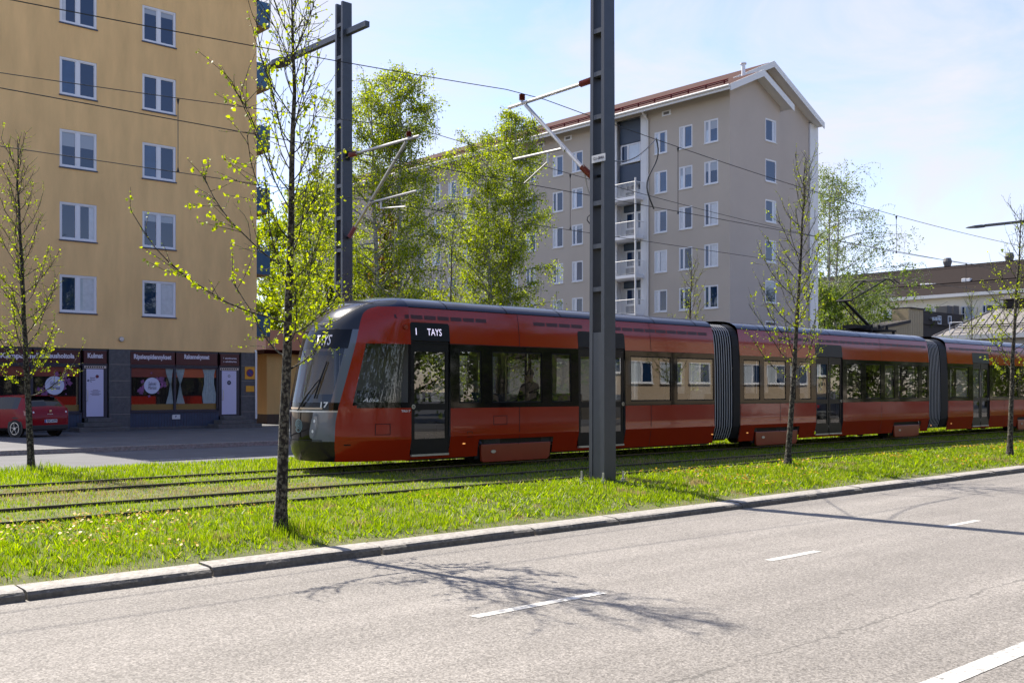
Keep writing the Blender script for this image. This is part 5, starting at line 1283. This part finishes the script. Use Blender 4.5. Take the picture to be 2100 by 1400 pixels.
def cantilever(root, X, Y, sg, ztop, zbot, reach, zmess, zcon):
    """sg: +1 reaches towards +Y; top tube, inclined brace, steady arm and insulators"""
    Ym = Y+sg*.15; tip = Y+sg*reach
    m = MB(); m.tube([(X, Ym+sg*.35, ztop+.02), (X, tip+sg*.38, ztop-.02)], .032, 10); tt = m.build('top_tube', 'galvanised', root)
    m = MB(); m.tube([(X, Ym+sg*.34, zbot+.20), (X, tip-sg*.10, ztop-.06)], .036, 10); br = m.build('brace_tube', 'galvanised', root)
    def ins(a, b, par):
        a, b = Vector(a), Vector(b); m = MB(); n = 7
        for k in range(n):
            c0 = a.lerp(b, k/n); c1 = a.lerp(b, (k+.45)/n); c2 = a.lerp(b, (k+1)/n); m.tube([c0, c1, c2], [.032, .062, .032], 10)
        m.build('insulator', 'insulator', par)
    ins((X, Ym+sg*.12, ztop+.03), (X, Ym+sg*.40, ztop+.02), tt); ins((X, Ym+sg*.10, zbot), (X, Ym+sg*.36, zbot+.22), br)
    m = MB(); m.tube([(X, Ym-sg*.12, ztop+.03), (X, Ym+sg*.14, ztop+.03)], .025, 8); m.box(X-.05, X+.05, min(Ym-sg*.02, Ym+sg*.06), max(Ym-sg*.02, Ym+sg*.06), ztop-.08, ztop+.12); m.build('bracket', 'soft_black', tt)
    m = MB(); m.tube([(X, Ym-sg*.12, zbot-.02), (X, Ym+sg*.12, zbot)], .03, 8); m.build('bracket', 'soft_black', br)
    m = MB(); m.tube([(X, tip, ztop), (X, tip, zmess-.05)], [.03, .02], 8); ins((X, tip, zmess-.13), (X, tip, zmess-.01), tt); m.build('wire_clamp', 'galvanised', tt)
    tq = .30; yb_ = (Ym+sg*.34)*(1-tq)+(tip-sg*.10)*tq; zr = (zbot+.20)*(1-tq)+(ztop-.06)*tq
    m = MB(); m.tube([(X, yb_, zr), (X+.02, tip+sg*.25, zr+.03)], .026, 8); m.tube([(X, yb_-sg*.03, zr-.05), (X, yb_+sg*.08, zr+.06)], .05, 8); ra = m.build('registration_arm', 'galvanised', root)
    m = MB(); m.tube([(X, yb_+sg*.45, zr-.02), (X, yb_+sg*.45, zr-.20)], .022, 6); m.tube([(X, yb_+sg*.45, zr-.18), (X, tip-sg*.05, zcon+.04)], .016, 6); m.build('steady_arm', 'galvanised', ra)
    m = MB(); m.tube([(X, tip-sg*.2, ztop-.15), (X, yb_+sg*.55, zr)], .006, 4); m.build('stay_wire', 'cable', ra)
def lamp_arm(root, X, Y, sg, z, reach):
    m = MB(); m.obox((X, Y-sg*1.0, z+.02), (X, Y+sg*reach, z+.06), .12, .13); m.build('lamp_arm', 'mast_paint', root)
    y0 = Y+sg*reach; m = MB(); prof_ = [(0, .10, .05), (.12, .17, .06), (.45, .20, .055), (.85, .12, .03), (1.0, .02, .01)]
    for (d0, w0, h0), (d1, w1, h1) in zip(prof_[:-1], prof_[1:]):
        P = lambda d, sx, sz, w_, h_: (X+sx*w_, y0+sg*d, z+.05+sz*h_)
        m.quad(P(d0, -1, 1, w0, h0), P(d0, 1, 1, w0, h0), P(d1, 1, 1, w1, h1), P(d1, -1, 1, w1, h1)); m.quad(P(d0, -1, -1, w0, h0), P(d0, 1, -1, w0, h0), P(d1, 1, -1, w1, h1), P(d1, -1, -1, w1, h1))
        for sx in (-1, 1): m.quad(P(d0, sx, -1, w0, h0), P(d0, sx, 1, w0, h0), P(d1, sx, 1, w1, h1), P(d1, sx, -1, w1, h1))
    m.quad(P(0, -1, -1, .1, .05), P(0, 1, -1, .1, .05), P(0, 1, 1, .1, .05), P(0, -1, 1, .1, .05))
    lo = m.build('lamp_head', 'mast_paint', root, smooth=30)
    m = MB(); m.quad((X-.14, y0+sg*.15, z-.008), (X+.14, y0+sg*.15, z-.008), (X+.14, y0+sg*.55, z-.004), (X-.14, y0+sg*.55, z-.004)); m.build('lamp_glass', 'lamp_glass', lo)
CAT = [(7.12, 5.52, 14.62), (7.05, 5.58, 17.95)]
MX = 13.5
mn = empty('catenary_mast', (MX, 12.55, 0), 'dark grey ladder mast nearest the road, reaching out of the picture', 'mast', 'overhead line masts beside the tracks')
mast_column(mn, MX, 12.55, 10.6, .0); cantilever(mn, MX, 12.55, 1, 7.12, 5.42, 2.1, 7.30, 5.52); lamp_arm(mn, MX, 12.55, -1, 10.1, 3.4)
m = MB(); m.box(MX-.20, MX-.19, 12.30, 12.62, 5.60, 5.73); pl = m.build('number_plate', 'plate_white', mn)
text('lettering', '121-084A', .075, 'ink', pl, (MX-.203, 12.46, 5.665), (0, -1, 0), (0, 0, 1), width=.26)
mf = empty('catenary_mast', (MX, 20.9, 0), 'dark grey ladder mast with street lamp arm behind the tram front', 'mast', 'overhead line masts beside the tracks')
mast_column(mf, MX, 20.9, 10.75, 0); cantilever(mf, MX, 20.9, -1, 7.10, 5.2, 2.6, 7.26, 5.58); lamp_arm(mf, MX, 20.9, 1, 10.0, 2.6)
for X in (54.4,):
    q = empty('catenary_mast', (X, 20.9, 0), 'distant ladder mast at the right whose lamp arm ends over the roofs', 'mast', 'overhead line masts beside the tracks')
    mast_column(q, X, 20.9, 10.75, 0); lamp_arm(q, X, 20.9, 1, 10.1, 2.6); cantilever(q, X, 20.9, -1, 6.92, 4.9, 2.75, 7.05, 5.58)
# wires along the street, each with its droppers
def wire(name, lab, y, zf, r, drops=(), zlow=None, loops=()):
    pts = [(x, y, zf(x)) for x in np.arange(-30, 140, 1.0)]; m = MB(); m.tube(pts, r, 5); o = m.build(name, 'cable'); tag(o, lab, 'wire', 'overhead wires of the tram line')
    for x in drops:
        d = MB(); d.tube([(x, y, zf(x)), (x, y, zlow(x))], .007, 5); d.tube([(x, y, zf(x)-.02), (x, y, zf(x)-.12)], [.03, .008], 6); d.tube([(x, y, zlow(x)), (x, y, zlow(x)+.08)], [.028, .008], 6); d.build('dropper', 'cable', o)
    return o
SP = 40.9
def sagf(z, s): return lambda x: z-s*4*(((x-MX) % SP)/SP)*(1-((x-MX) % SP)/SP)
mes1, con1, mes2, con2 = sagf(7.30, .80), lambda x: 5.50, sagf(7.26, .80), lambda x: 5.56
wire('contact_wire', 'lower overhead wire above the track nearer the road', 14.35, con1, .0078)
w1 = wire('messenger_wire', 'uppermost sagging overhead wire, above the track nearer the road', 14.55, mes1, .0082, (18.1, 27.9, 37, 46), con1)
wire('contact_wire', 'lower overhead wire above the tram, touched by its pantograph', 18.05, con2, .0078)
w2 = wire('messenger_wire', 'sagging overhead wire above the tram', 18.0, mes2, .0078, (8.1, 18.2, 30, 40, 48), con2)
def loop(y, xa, xb, za, zb, r, par, bulge):
    m = MB(); pts = []
    for k in range(15):
        t = k/14; pts.append((xa+(xb-xa)*t+bulge*math.sin(2.2*math.pi*t)-bulge*1.0*math.sin(math.pi*t)*t, y+.02*math.sin(math.pi*t), za+(zb-za)*t)); 
    m.tube(pts, r, 6); m.build('jumper_cable', 'cable', par)
loop(14.5, 17.3, 17.15, mes1(17.3), 5.50, .016, w1, .12); loop(18.0, 19.5, 19.3, 6.62, 5.56, .014, w2, .35)
m = MB(); a, b = Vector((MX+.2, 12.7, 5.75)), Vector((17.3, 14.5, mes1(17.3)))
m.tube([a.lerp(b, t)+Vector((0, 0, -.22*math.sin(math.pi*t))) for t in np.linspace(0, 1, 10)], .012, 6); m.build('feeder_cable', 'cable', mn)
m = MB(); a, b = Vector((MX-.12, 12.9, 5.62)), Vector((19.0, 18.0, 6.62))
m.tube([a.lerp(b, t)+Vector((0, 0, -.25*math.sin(math.pi*t))) for t in np.linspace(0, 1, 12)], .012, 6); m.build('feeder_cable', 'galvanised', mn)

# ---------------------------------------------------------------- trees
def rot_about(v, ax, a): return Matrix.Rotation(a, 3, ax) @ v
class Tubes:
    def __init__(s): s.V = []; s.Q = []; s.n = 0
    def add(s, pts, rad, sides):
        P = np.array(pts); k = len(P); D = np.gradient(P, axis=0); D /= np.linalg.norm(D, axis=1)[:, None]+1e-9
        ref = np.array([1., 0, 0]) if abs(D[0, 0]) < .8 else np.array([0, 1., 0])
        A = ref-D*(D@ref)[:, None]; A /= np.linalg.norm(A, axis=1)[:, None]+1e-9; Bv = np.cross(D, A)
        t = np.arange(sides)*2*np.pi/sides
        V = P[:, None, :]+(A[:, None, :]*np.cos(t)[None, :, None]+Bv[:, None, :]*np.sin(t)[None, :, None])*np.array(rad)[:, None, None]
        s.V.append(V.reshape(-1, 3)); i = s.n+np.arange(k-1)[:, None]*sides; j = np.arange(sides)[None, :]; j2 = (j+1) % sides
        s.Q.append(np.stack([i+j, i+j2, i+sides+j2, i+sides+j], -1).reshape(-1, 4)); s.n += k*sides
    def build(s, name, m, parent): 
        o = np_idx(name, np.concatenate(s.V), np.concatenate(s.Q), m, parent); o.data.polygons.foreach_set('use_smooth', np.ones(len(o.data.polygons), bool)); return o
def leaf_quads(P, size, r, droop=.4, folded=True, asp=.8):
    """leaves at points P: two-winged blades, random facing"""
    n = len(P); ax = r.normal(0, 1, (n, 3)); ax[:, 2] -= droop; ax /= np.linalg.norm(ax, axis=1)[:, None]
    sd = np.cross(ax, r.normal(0, 1, (n, 3))); sd /= np.linalg.norm(sd, axis=1)[:, None]+1e-9; nr = np.cross(ax, sd); s = size[:, None]
    if not folded:
        return np.stack([P, P+ax*s*.5+sd*s*asp*.5, P+ax*s, P+ax*s*.5-sd*s*asp*.5], 1)
    b = P; t = P+ax*s; l1 = P+ax*s*.18+sd*s*.40*asp/.8+nr*s*.14; l2 = P+ax*s*.66+sd*s*.36*asp/.8+nr*s*.12; r1 = P+ax*s*.18-sd*s*.40*asp/.8+nr*s*.14; r2 = P+ax*s*.66-sd*s*.36*asp/.8+nr*s*.12
    return np.concatenate([np.stack([b, l1, l2, t], 1), np.stack([b, t, r2, r1], 1)])
def bend_path(r, p, d, Ln, n, up, wob):
    pts = [np.array(p)]; d = np.array(d)/np.linalg.norm(d)
    for k in range(n):
        d = d+np.array([0, 0, up/n])+r.normal(0, wob, 3); d /= np.linalg.norm(d); pts.append(pts[-1]+d*Ln/n)
    return np.array(pts)
def linden(seed, H, r0, lean=(0, 0), leafy=1.0, first=1.75, nb=36, spread=1.0, leaf_size=.046, short=None):
    r = np.random.default_rng(seed); T = Tubes(); n = 16; z = np.linspace(0, H, n)
    wob = np.cumsum(r.normal(0, .022, (n, 2)), axis=0); wob -= wob[0]
    tr = np.stack([lean[0]*z/H+wob[:, 0]*(z/H), lean[1]*z/H+wob[:, 1]*(z/H), z], 1)
    rad = r0*(1-z/H)**.85+.006; zz = np.concatenate([[-.1, .0, .12, .3], z[1:]])
    tr2 = np.stack([np.interp(zz, z, tr[:, 0]), np.interp(zz, z, tr[:, 1]), zz], 1); rr = np.interp(zz, z, rad)*(1+.75*np.exp(-np.maximum(zz, 0)/.13))
    T.add(tr2, rr, 10); P = []; SZ = []; buds = []
    for b in range(nb):
        f = b/(nb-1); zb = first+(H*.95-first)*(f**.92); az = b*2.399+r.normal(0, .3); t = (zb-first)/(H-first)
        Ln = spread*((1.95-1.35*t)*r.uniform(.65, 1.12))*(.75+.25*min(1, t*6)); el = R(18+42*t+r.normal(0, 7)); d = (math.cos(az)*math.cos(el), math.sin(az)*math.cos(el), math.sin(el))
        if short is not None: Ln *= 1-.62*max(0, math.cos(az-short))**1.2+.12*max(0, -math.cos(az-short))
        p0 = (np.interp(zb, z, tr[:, 0]), np.interp(zb, z, tr[:, 1]), zb); path = bend_path(r, p0, d, Ln, 9, .75+.5*r.random(), .07)
        br = max(.008, np.interp(zb, z, rad)*.23); T.add(path, np.linspace(br, .0045, len(path)), 5)
        for k in range(2, len(path)):
            for q in range(r.integers(1, 4 if t < .45 else 3) if Ln > .7 else 1):
                base = path[k-1]+(path[k]-path[k-1])*r.random(); dd = path[k]-path[k-1]; dd = dd/np.linalg.norm(dd)+r.normal(0, .55, 3); dd[2] += .1
                tl = r.uniform(.18, .62)*(1.0-.35*t)*spread; tw = bend_path(r, base, dd, tl, 5, .5*r.random(), .13); T.add(tw, np.linspace(.0045, .002, len(tw)), 4)
                pl = leafy*np.clip(1.1-1.25*t, .08, 1)*(1.55 if r.random() < .45 else .3)
                for s in np.linspace(.2, 1, max(3, int(tl/.055))):
                    pt = np.array([np.interp(s*(len(tw)-1), range(len(tw)), tw[:, c]) for c in range(3)])
                    if r.random() < pl*.62:
                        for _ in range(r.integers(1, 5)): P.append(pt+r.normal(0, .02, 3)); SZ.append(leaf_size*r.uniform(.55, 1.25))
                    elif r.random() < .65: P.append(pt+r.normal(0, .004, 3)); SZ.append(.024*r.uniform(.8, 1.2))
        if r.random() < pl: 
            for _ in range(3): P.append(path[-1]+r.normal(0, .02, 3)); SZ.append(leaf_size*.8)
    return T, leaf_quads(np.array(P), np.array(SZ), r, .7)
LMESH = {}
def place_linden(key, x, y, lab, group, rz=0, sc=1, **k):
    t = empty('linden_tree', (x, y, soil_z(y)-.01), lab, 'tree', group, rz=rz); t.scale = (sc, sc, sc)
    if key not in LMESH:
        T, LV = linden(**k); a = T.build('trunk', 'bark', t); b = np_mesh('crown', LV, 4, 'linden_leaf', t); LMESH[key] = (a.data, b.data)
    else:
        link('trunk', LMESH[key][0], t); link('crown', LMESH[key][1], t)
    return t
G1 = 'young lindens along the road'
place_linden('a', *TREES_NEAR[0], 'nearest young linden, its thick trunk in front of the shops corner', G1, rz=-.5, seed=5, H=6.6, r0=.066, lean=(.22, .0), leafy=.78, nb=38, spread=1.12, first=1.95, short=-.23)
place_linden('b', *TREES_NEAR[1], 'young linden with a bent trunk before the middle tram car', G1, seed=23, H=6.6, r0=.062, lean=(.30, -.22), leafy=.42, nb=38, spread=.95, leaf_size=.052)
place_linden('c', *TREES_NEAR[2], 'young linden near the right edge, in front of the last tram car', G1, seed=31, H=6.35, r0=.064, lean=(.1, -.1), leafy=.5, nb=36, spread=.85, leaf_size=.052)
G2 = 'young lindens on the far side of the tracks'
place_linden('d', *TREES_FAR[0], 'young linden at the left edge in a grass tuft before the red car', G2, seed=41, H=6.9, r0=.07, lean=(-.25, 0), leafy=.52, nb=46, spread=.82, leaf_size=.052, first=1.6)
place_linden('e', *TREES_FAR[1], 'sparse sapling behind the tram roof between the two birches', G2, seed=52, H=6.3, r0=.05, leafy=.5, nb=30, spread=.8)
place_linden('d', *TREES_FAR[2], 'small linden above the tram roof before the grey wall', G2, rz=2, sc=.93)
place_linden('b', *TREES_FAR[3], 'linden behind the tram beside the right hand birch', G2, rz=1, sc=.95)
place_linden('e', *TREES_FAR[4], 'thin linden before the hipped roof house', G2, rz=4, sc=1.05)

def birch(seed, H, Rw, base, leaves, size, stems=1, droop=1.0, dens_top=1.0):
    r = np.random.default_rng(seed); T = Tubes(); pts = []
    env = lambda f: Rw*np.interp(f, [0, .18, .32, .5, .72, .88, 1], [.45, .9, 1.0, .92, .72, .45, .08])
    per = max(1, leaves//(stems*52))
    for s_ in range(stems):
        a = r.uniform(0, 6.28); ox, oy = (0, 0) if s_ == 0 else (.55*math.cos(a), .55*math.sin(a)); hh = H*(1 if s_ == 0 else r.uniform(.8, .94)); n = 14; z = np.linspace(0, hh, n)
        w = np.cumsum(r.normal(0, .05, (n, 2)), axis=0); w -= w[0]; ln = r.normal(0, .15, 2)
        tr = np.stack([ox*(1+z/hh)+w[:, 0]+ln[0]*z/hh, oy*(1+z/hh)+w[:, 1]+ln[1]*z/hh, z], 1); rd = H*.0105*(1-z/hh)**.9+.02; T.add(tr, rd, 8)
        for b in range(52):
            f = base+(1-base)*(b/51)**.95; zb = min(hh*f, hh*.985); az = b*2.4+r.normal(0, .5); reach = env(zb/H)*r.uniform(.55, 1.25); el = R(r.uniform(15, 55))
            p0 = np.array([np.interp(zb, z, tr[:, c]) for c in range(3)])
            d = (math.cos(az)*math.cos(el), math.sin(az)*math.cos(el), math.sin(el)); path = bend_path(r, p0, d, reach/math.cos(el)*1.05+.3, 8, -.25*droop, .12); T.add(path, np.linspace(.055*(1-.6*f)+.012, .012, len(path)), 5)
            # sub branches and hanging strands
            ns = int(per/16*(.55+.9*r.random()))+2
            for q in range(ns):
                t = r.uniform(.22, 1.0)**.8; pb = np.array([np.interp(t*8, range(9), path[:, c]) for c in range(3)]); dd = r.normal(0, .6, 3); dd[2] = dd[2]*.5+.1
                L1 = r.uniform(.25, .95)*Rw/2.8; sp = bend_path(r, pb, dd+np.array(d)*.5, L1, 4, -.9*droop, .2)
                hang = r.uniform(.2, 1.3)*droop; e = sp[-1]; m = 16
                ts = r.random(m); on = r.random(m) < .55
                A = np.stack([np.interp(ts*4, range(5), sp[:, c]) for c in range(3)], 1); Bp = e+np.stack([r.normal(0, .06, m), r.normal(0, .06, m), -ts*hang], 1)
                pts.append(np.where(on[:, None], A, Bp)+r.normal(0, .075, (m, 3)))
                if q % 3 == 0: T.add(np.concatenate([sp, [e-np.array([0, 0, hang*.6])]]), [.012]*5+[.006], 3)
    P = np.concatenate(pts); keep = r.random(len(P)) < min(1, leaves/len(P)); P = P[keep]
    return T, leaf_quads(P, size*r.uniform(.65, 1.3, len(P)), r, .8, folded=False, asp=.75)
def place_birch(name, x, y, lab, bark='birch_bark', leaf='birch_leaf', group=None, cat='tree', **k):
    t = empty(name, (x, y, 0), lab, cat, group); T, LV = birch(**k); T.build('trunk', bark, t); np_mesh('crown', LV, 4, leaf, t); return t
def wx(px, Y): return atY(px, 800, Y).x
place_birch('birch_tree', wx(808, 40), 40, 'tall fresh green birch behind the second mast', seed=3, H=16.4, Rw=2.7, base=.16, leaves=58000, size=.098, stems=2)
place_birch('birch_tree', wx(1034, 40), 40, 'narrow fresh green birch before the grey block, with two stems', seed=8, H=15.8, Rw=2.15, base=.16, leaves=56000, size=.098, stems=2)
place_birch('birch_tree', wx(662, 52), 52, 'yellow green birch right behind the nearest linden and second mast', seed=14, H=13.4, Rw=3.4, base=.15, leaves=17000, size=.15, stems=1)
place_birch('birch_tree', wx(1700, 62), 62, 'airy weeping birch at the right end of the grey block', leaf='birch_leaf_cool', seed=21, H=25.5, Rw=7.4, base=.18, leaves=26000, size=.17, stems=2, droop=1.5)
place_birch('leafy_tree', wx(1765, 66), 66, 'broad dark green tree behind the pantograph', bark='bark_dark', leaf='shrub_leaf', seed=33, H=13.8, Rw=6.5, base=.06, leaves=15000, size=.26, stems=2, droop=.5)
place_birch('leafy_tree', wx(1690, 60), 60, 'bushy green tree beside the white corner of the grey block', bark='bark_dark', leaf='shrub_leaf', seed=35, H=11.6, Rw=4.2, base=.05, leaves=9000, size=.24, stems=1, droop=.5)
place_birch('leafy_tree', wx(548, 60), 60, 'green tree in the gap beside the yellow building', bark='bark_dark', leaf='birch_leaf', seed=44, H=12.4, Rw=3.2, base=.03, leaves=12000, size=.2, stems=1, droop=.6)
place_birch('leafy_shrub', wx(541, 57), 57, 'dense green shrub in the gap beside the downpipe', bark='bark_dark', leaf='birch_leaf', cat='shrub', seed=45, H=6.6, Rw=1.9, base=.03, leaves=9000, size=.16, stems=1, droop=.4)
place_birch('leafy_tree', wx(590, 75), 75, 'pale green tree far behind the garage', bark='bark_dark', leaf='birch_leaf', seed=46, H=12, Rw=4.5, base=.05, leaves=9000, size=.22, stems=1, droop=.6)
place_birch('leafy_tree', wx(880, 47), 47, 'loose young tree low between the two birches', bark='bark_dark', leaf='birch_leaf', seed=48, H=7.2, Rw=1.8, base=.2, leaves=4200, size=.13, stems=2, droop=.3)
place_birch('leafy_tree', wx(745, 46), 46, 'low green tree left of the rusty conifer', bark='bark_dark', leaf='birch_leaf', seed=49, H=8.4, Rw=2.9, base=.15, leaves=11000, size=.15, stems=1, droop=.6)
place_birch('rusty_conifer', wx(788, 41.5), 41.5, 'narrow rusty brown tree in front of the first birch', bark='bark_dark', leaf='rust_leaf', seed=50, H=11.4, Rw=.55, base=.18, leaves=2600, size=.13, stems=1, droop=.7)
def spruce(x, y, H, Rw, lab, seed):
    r = np.random.default_rng(seed); t = empty('spruce_tree', (x, y, 0), lab, 'tree'); T = Tubes(); T.add(np.array([[0, 0, 0], [0, 0, H*.5], [.05, 0, H]]), [.16, .09, .01], 7); P = []
    for k in range(90):
        z = H*(.05+.93*(k/89)); L1 = Rw*(1-z/H)*r.uniform(.75, 1.15)+.15; az = k*2.4+r.normal(0, .3); p = bend_path(r, (0, 0, z), (math.cos(az), math.sin(az), .05), L1, 5, -.5, .05); T.add(p, np.linspace(.025, .008, 6), 3)
        m = int(70*L1/Rw)+14; ts = r.random(m); A = np.stack([np.interp(ts*5, range(6), p[:, c]) for c in range(3)], 1); A[:, 2] -= r.random(m)*.28; P.append(A+r.normal(0, .10, (m, 3)))
    T.build('trunk', 'bark_dark', t); P = np.concatenate(P); np_mesh('crown', leaf_quads(P, .22*r.uniform(.7, 1.3, len(P)), r, .9, folded=False, asp=.3), 4, 'needle', t)
spruce(wx(630, 52), 49.5, 8.6, 1.5, 'dark spruce against the far end of the grey block', 61)
# trees across the road that the tram's glass reflects: copies share their meshes
src = bpy.data.objects['leafy_tree']
for k, (x, y, s) in enumerate([(-13, -13, .7), (-6, -14, .75), (2, -13, .7), (10, -14, .8), (18, -13, .7), (26, -13, .75), (33, -14, .8), (41, -13, .75), (84, -13, .7), (92, -14, .8), (100, -13, .75), (109, -14, .8), (118, -13, .75), (128, -13, .85), (138, -14, .9)]):
    c = copy_tree(src); c.location = (x, y, -.15); c.scale = (s*1.3, s*1.3, s*1.15); c.rotation_euler = (0, 0, k*1.3)
    tag(c, 'leafy tree on the pavement side across the road', 'tree', 'trees across the road')

# ---------------------------------------------------------------- cars
def car(name, lab, loc, heading, paint, plate=None):
    root = empty(name, loc, lab, 'car', rz=heading)
    XS = [0, .03, .10, .17, .30, .46, .62, .9, 1.4, 2.0, 2.35, 2.7, 3.05, 3.25, 3.6, 3.9, 4.02, 4.06]
    ZT = [.62, .88, .985, 1.06, 1.22, 1.385, 1.425, 1.445, 1.45, 1.425, 1.37, 1.2, 1.0, .955, .90, .80, .68, .52]
    WD = [.70, .78, .815, .83, .84, .845, .845, .845, .845, .845, .845, .84, .84, .835, .82, .76, .70, .62]
    def prof_(k):
        w, zt = WD[k], ZT[k]; bz = min(.93+.05*(1-XS[k]/4), zt-.012); z0 = .22 if 0 < k < len(XS)-1 else .32; rw = w-.16 if zt > 1.1 else w-.05
        tt = max(0, min(1, (zt-bz)/.42)); rw = w-.03-.17*tt
        return [(0, z0), (w*.86, z0), (w*.985, z0+.10), (w, min(.58, zt*.7)), (w*.985, bz), (rw+.01, bz+(zt-bz)*.86), (rw-.10, zt-.008), (0, zt+.012)]
    body, gl, gr, rg, ws, blk = MB(), MB(), MB(), MB(), MB(), MB(); n = len(prof_(0))
    for k in range(len(XS)-1):
        A, Bq = prof_(k), prof_(k+1); xm = (XS[k]+XS[k+1])/2
        for sg in (-1, 1):
            for j in range(n-1):
                t = body
                if j == 4 and .62 <= XS[k] and XS[k+1] <= 2.71: t = gl if sg > 0 else gr
                if j == 6 and .17 <= XS[k] and XS[k+1] <= .47: t = rg
                if j == 6 and 2.0 <= XS[k] and XS[k+1] <= 3.06: t = ws
                if j < 2: t = blk
                t.quad((XS[k], sg*A[j][0], A[j][1]), (XS[k+1], sg*Bq[j][0], Bq[j][1]), (XS[k+1], sg*Bq[j+1][0], Bq[j+1][1]), (XS[k], sg*A[j+1][0], A[j+1][1]))
    for k in (0, len(XS)-1):
        A = prof_(k); body.poly([(XS[k], -a, z) for a, z in A]+[(XS[k], a, z) for a, z in A[::-1]])
    def bd(mb, nm, mt, par=root, **q): return mb.build(nm, mt, par, local=True, **q)
    bo = bd(body, 'body', paint, merge=True, smooth=38); bd(gl, 'side_window', 'car_glass', smooth=30); bd(gr, 'side_window', 'car_glass', smooth=30); bd(rg, 'rear_window', 'car_glass', smooth=30); bd(ws, 'windscreen', 'car_glass', smooth=30); bd(blk, 'bumper', 'plastic_black')
    m = MB(); m.box(-.012, .05, -.74, .74, .26, .42); bd(m, 'rear_bumper', 'plastic_black', bevel=.02)
    m = MB(); m.box(.33, .60, -.60, .60, 1.412, 1.436); bd(m, 'roof_spoiler', paint, bevel=.012)
    m = MB()
    for sg in (-1, 1):
        m.box(1.62, 1.70, sg*.70-.12, sg*.70+.12, .95, 1.38)
    bd(m, 'pillar', paint) if False else None
    for sg in (-1, 1):
        for x in (.72, 3.27):
            a = MB(); a.disc((x, sg*.835, .33), .365, (0, sg, 0), .008, 26); bd(a, 'wheel_arch', 'plastic_black')
            w_ = MB(); w_.disc((x, sg*.69, .305), .305, (0, sg, 0), .165, 28); wo = bd(w_, 'wheel', 'tyre', bevel=.02)
            rm = MB(); rm.ring((x, sg*.857, .305), .19, .215, (0, sg, 0), .008, 26)
            for q in range(5):
                t = 2*math.pi*q/5+.3; rm.obox((x+.04*math.cos(t), sg*.860, .305+.04*math.sin(t)), (x+.2*math.cos(t), sg*.860, .305+.2*math.sin(t)), .012, .055, up=(0, 1, 0))
            rm.disc((x, sg*.856, .305), .055, (0, sg, 0), .012, 14); bd(rm, 'rim', 'alloy', wo)
        t = MB(); t.prism([(.055, sg*.52, .74), (.055, sg*.52, .86), (.125, sg*.78, .97), (.125, sg*.80, .74)], (-.03, sg*.03, 0)); t.prism([(.05, sg*.79, .74), (.10, sg*.825, .97), (.30, sg*.852, .93), (.26, sg*.852, .76)], (0, sg*.008, 0)); tl = bd(t, 'tail_lamp', 'tail_lamp')
        t = MB(); t.disc((.035, sg*.68, .86), .035, (-1, 0, .2), .01, 12); bd(t, 'reverse_lamp', 'decal_white', tl)
        mr = MB(); mr.box(2.5, 2.62, min(sg*.86, sg*1.0), max(sg*.86, sg*1.0), .93, 1.05); bd(mr, 'mirror', paint, bevel=.03)
    if plate:
        m = MB(); m.box(-.022, -.010, -.26, .26, .50, .61); po = bd(m, 'licence_plate', 'plate_white'); m = MB(); m.box(-.024, -.0225, .215, .26, .50, .61); bd(m, 'country_band', 'plate_blue', po)
        M = root.matrix_world if False else Matrix.Translation(loc) @ Matrix.Rotation(heading, 4, 'Z')
        for nm, body_, sz, c, wd, par, mt in (('lettering', plate, .10, (-.026, -.03, .555), .40, po, 'ink'), ('model_lettering', 'IBIZA', .045, (.015, 0, .79), .24, root, 'alloy')):
            cu = bpy.data.curves.new(nm, 'FONT'); cu.body = body_; cu.size = sz; cu.align_x = 'CENTER'; cu.align_y = 'CENTER'; cu.extrude = .001; cu.offset = .002; ob = bpy.data.objects.new(nm, cu); C.objects.link(ob)
            me = bpy.data.meshes.new_from_object(ob); bpy.data.objects.remove(ob); w_ = max(v.co.x for v in me.vertices)-min(v.co.x for v in me.vertices)
            for v in me.vertices: v.co = Vector((c[0]-v.co.z, c[1]-v.co.x*wd/w_, c[2]+v.co.y))
            me.materials.clear(); me.materials.append(MATS[mt]); link(nm, me, par)
        m = MB(); m.prism([(.012, .05, .90), (.012, -.05, .91), (.012, -.05, .935), (.012, .05, .925)], (-.01, 0, 0)); m.prism([(.012, .05, .865), (.012, -.05, .875), (.012, -.05, .895), (.012, .05, .89)], (-.01, 0, 0)); bd(m, 'badge', 'chrome')
    return root
car('parked_car', 'red hatchback parked in front of the shop windows', (12.15, 37.2, -.01), R(113), 'car_red', 'FJC-679')
car('parked_car', 'silver car mostly hidden behind the corner of the yellow building', (24.6, 49.3, -.01), R(2), 'car_silver')

for k, (x, paint_) in enumerate(((44.0, 'car_navy'), (51.5, 'car_white'), (58.5, 'car_navy'), (66, 'car_silver'), (73, 'car_navy'))):
    car('parked_car', ['navy car parked across the road, leftmost of its row', 'white car parked across the road', 'navy car parked across the road between a white and a silver one', 'silver car parked across the road', 'navy car at the far end of the row across the road'][k], (x, -3.2, -.27), 0, paint_)
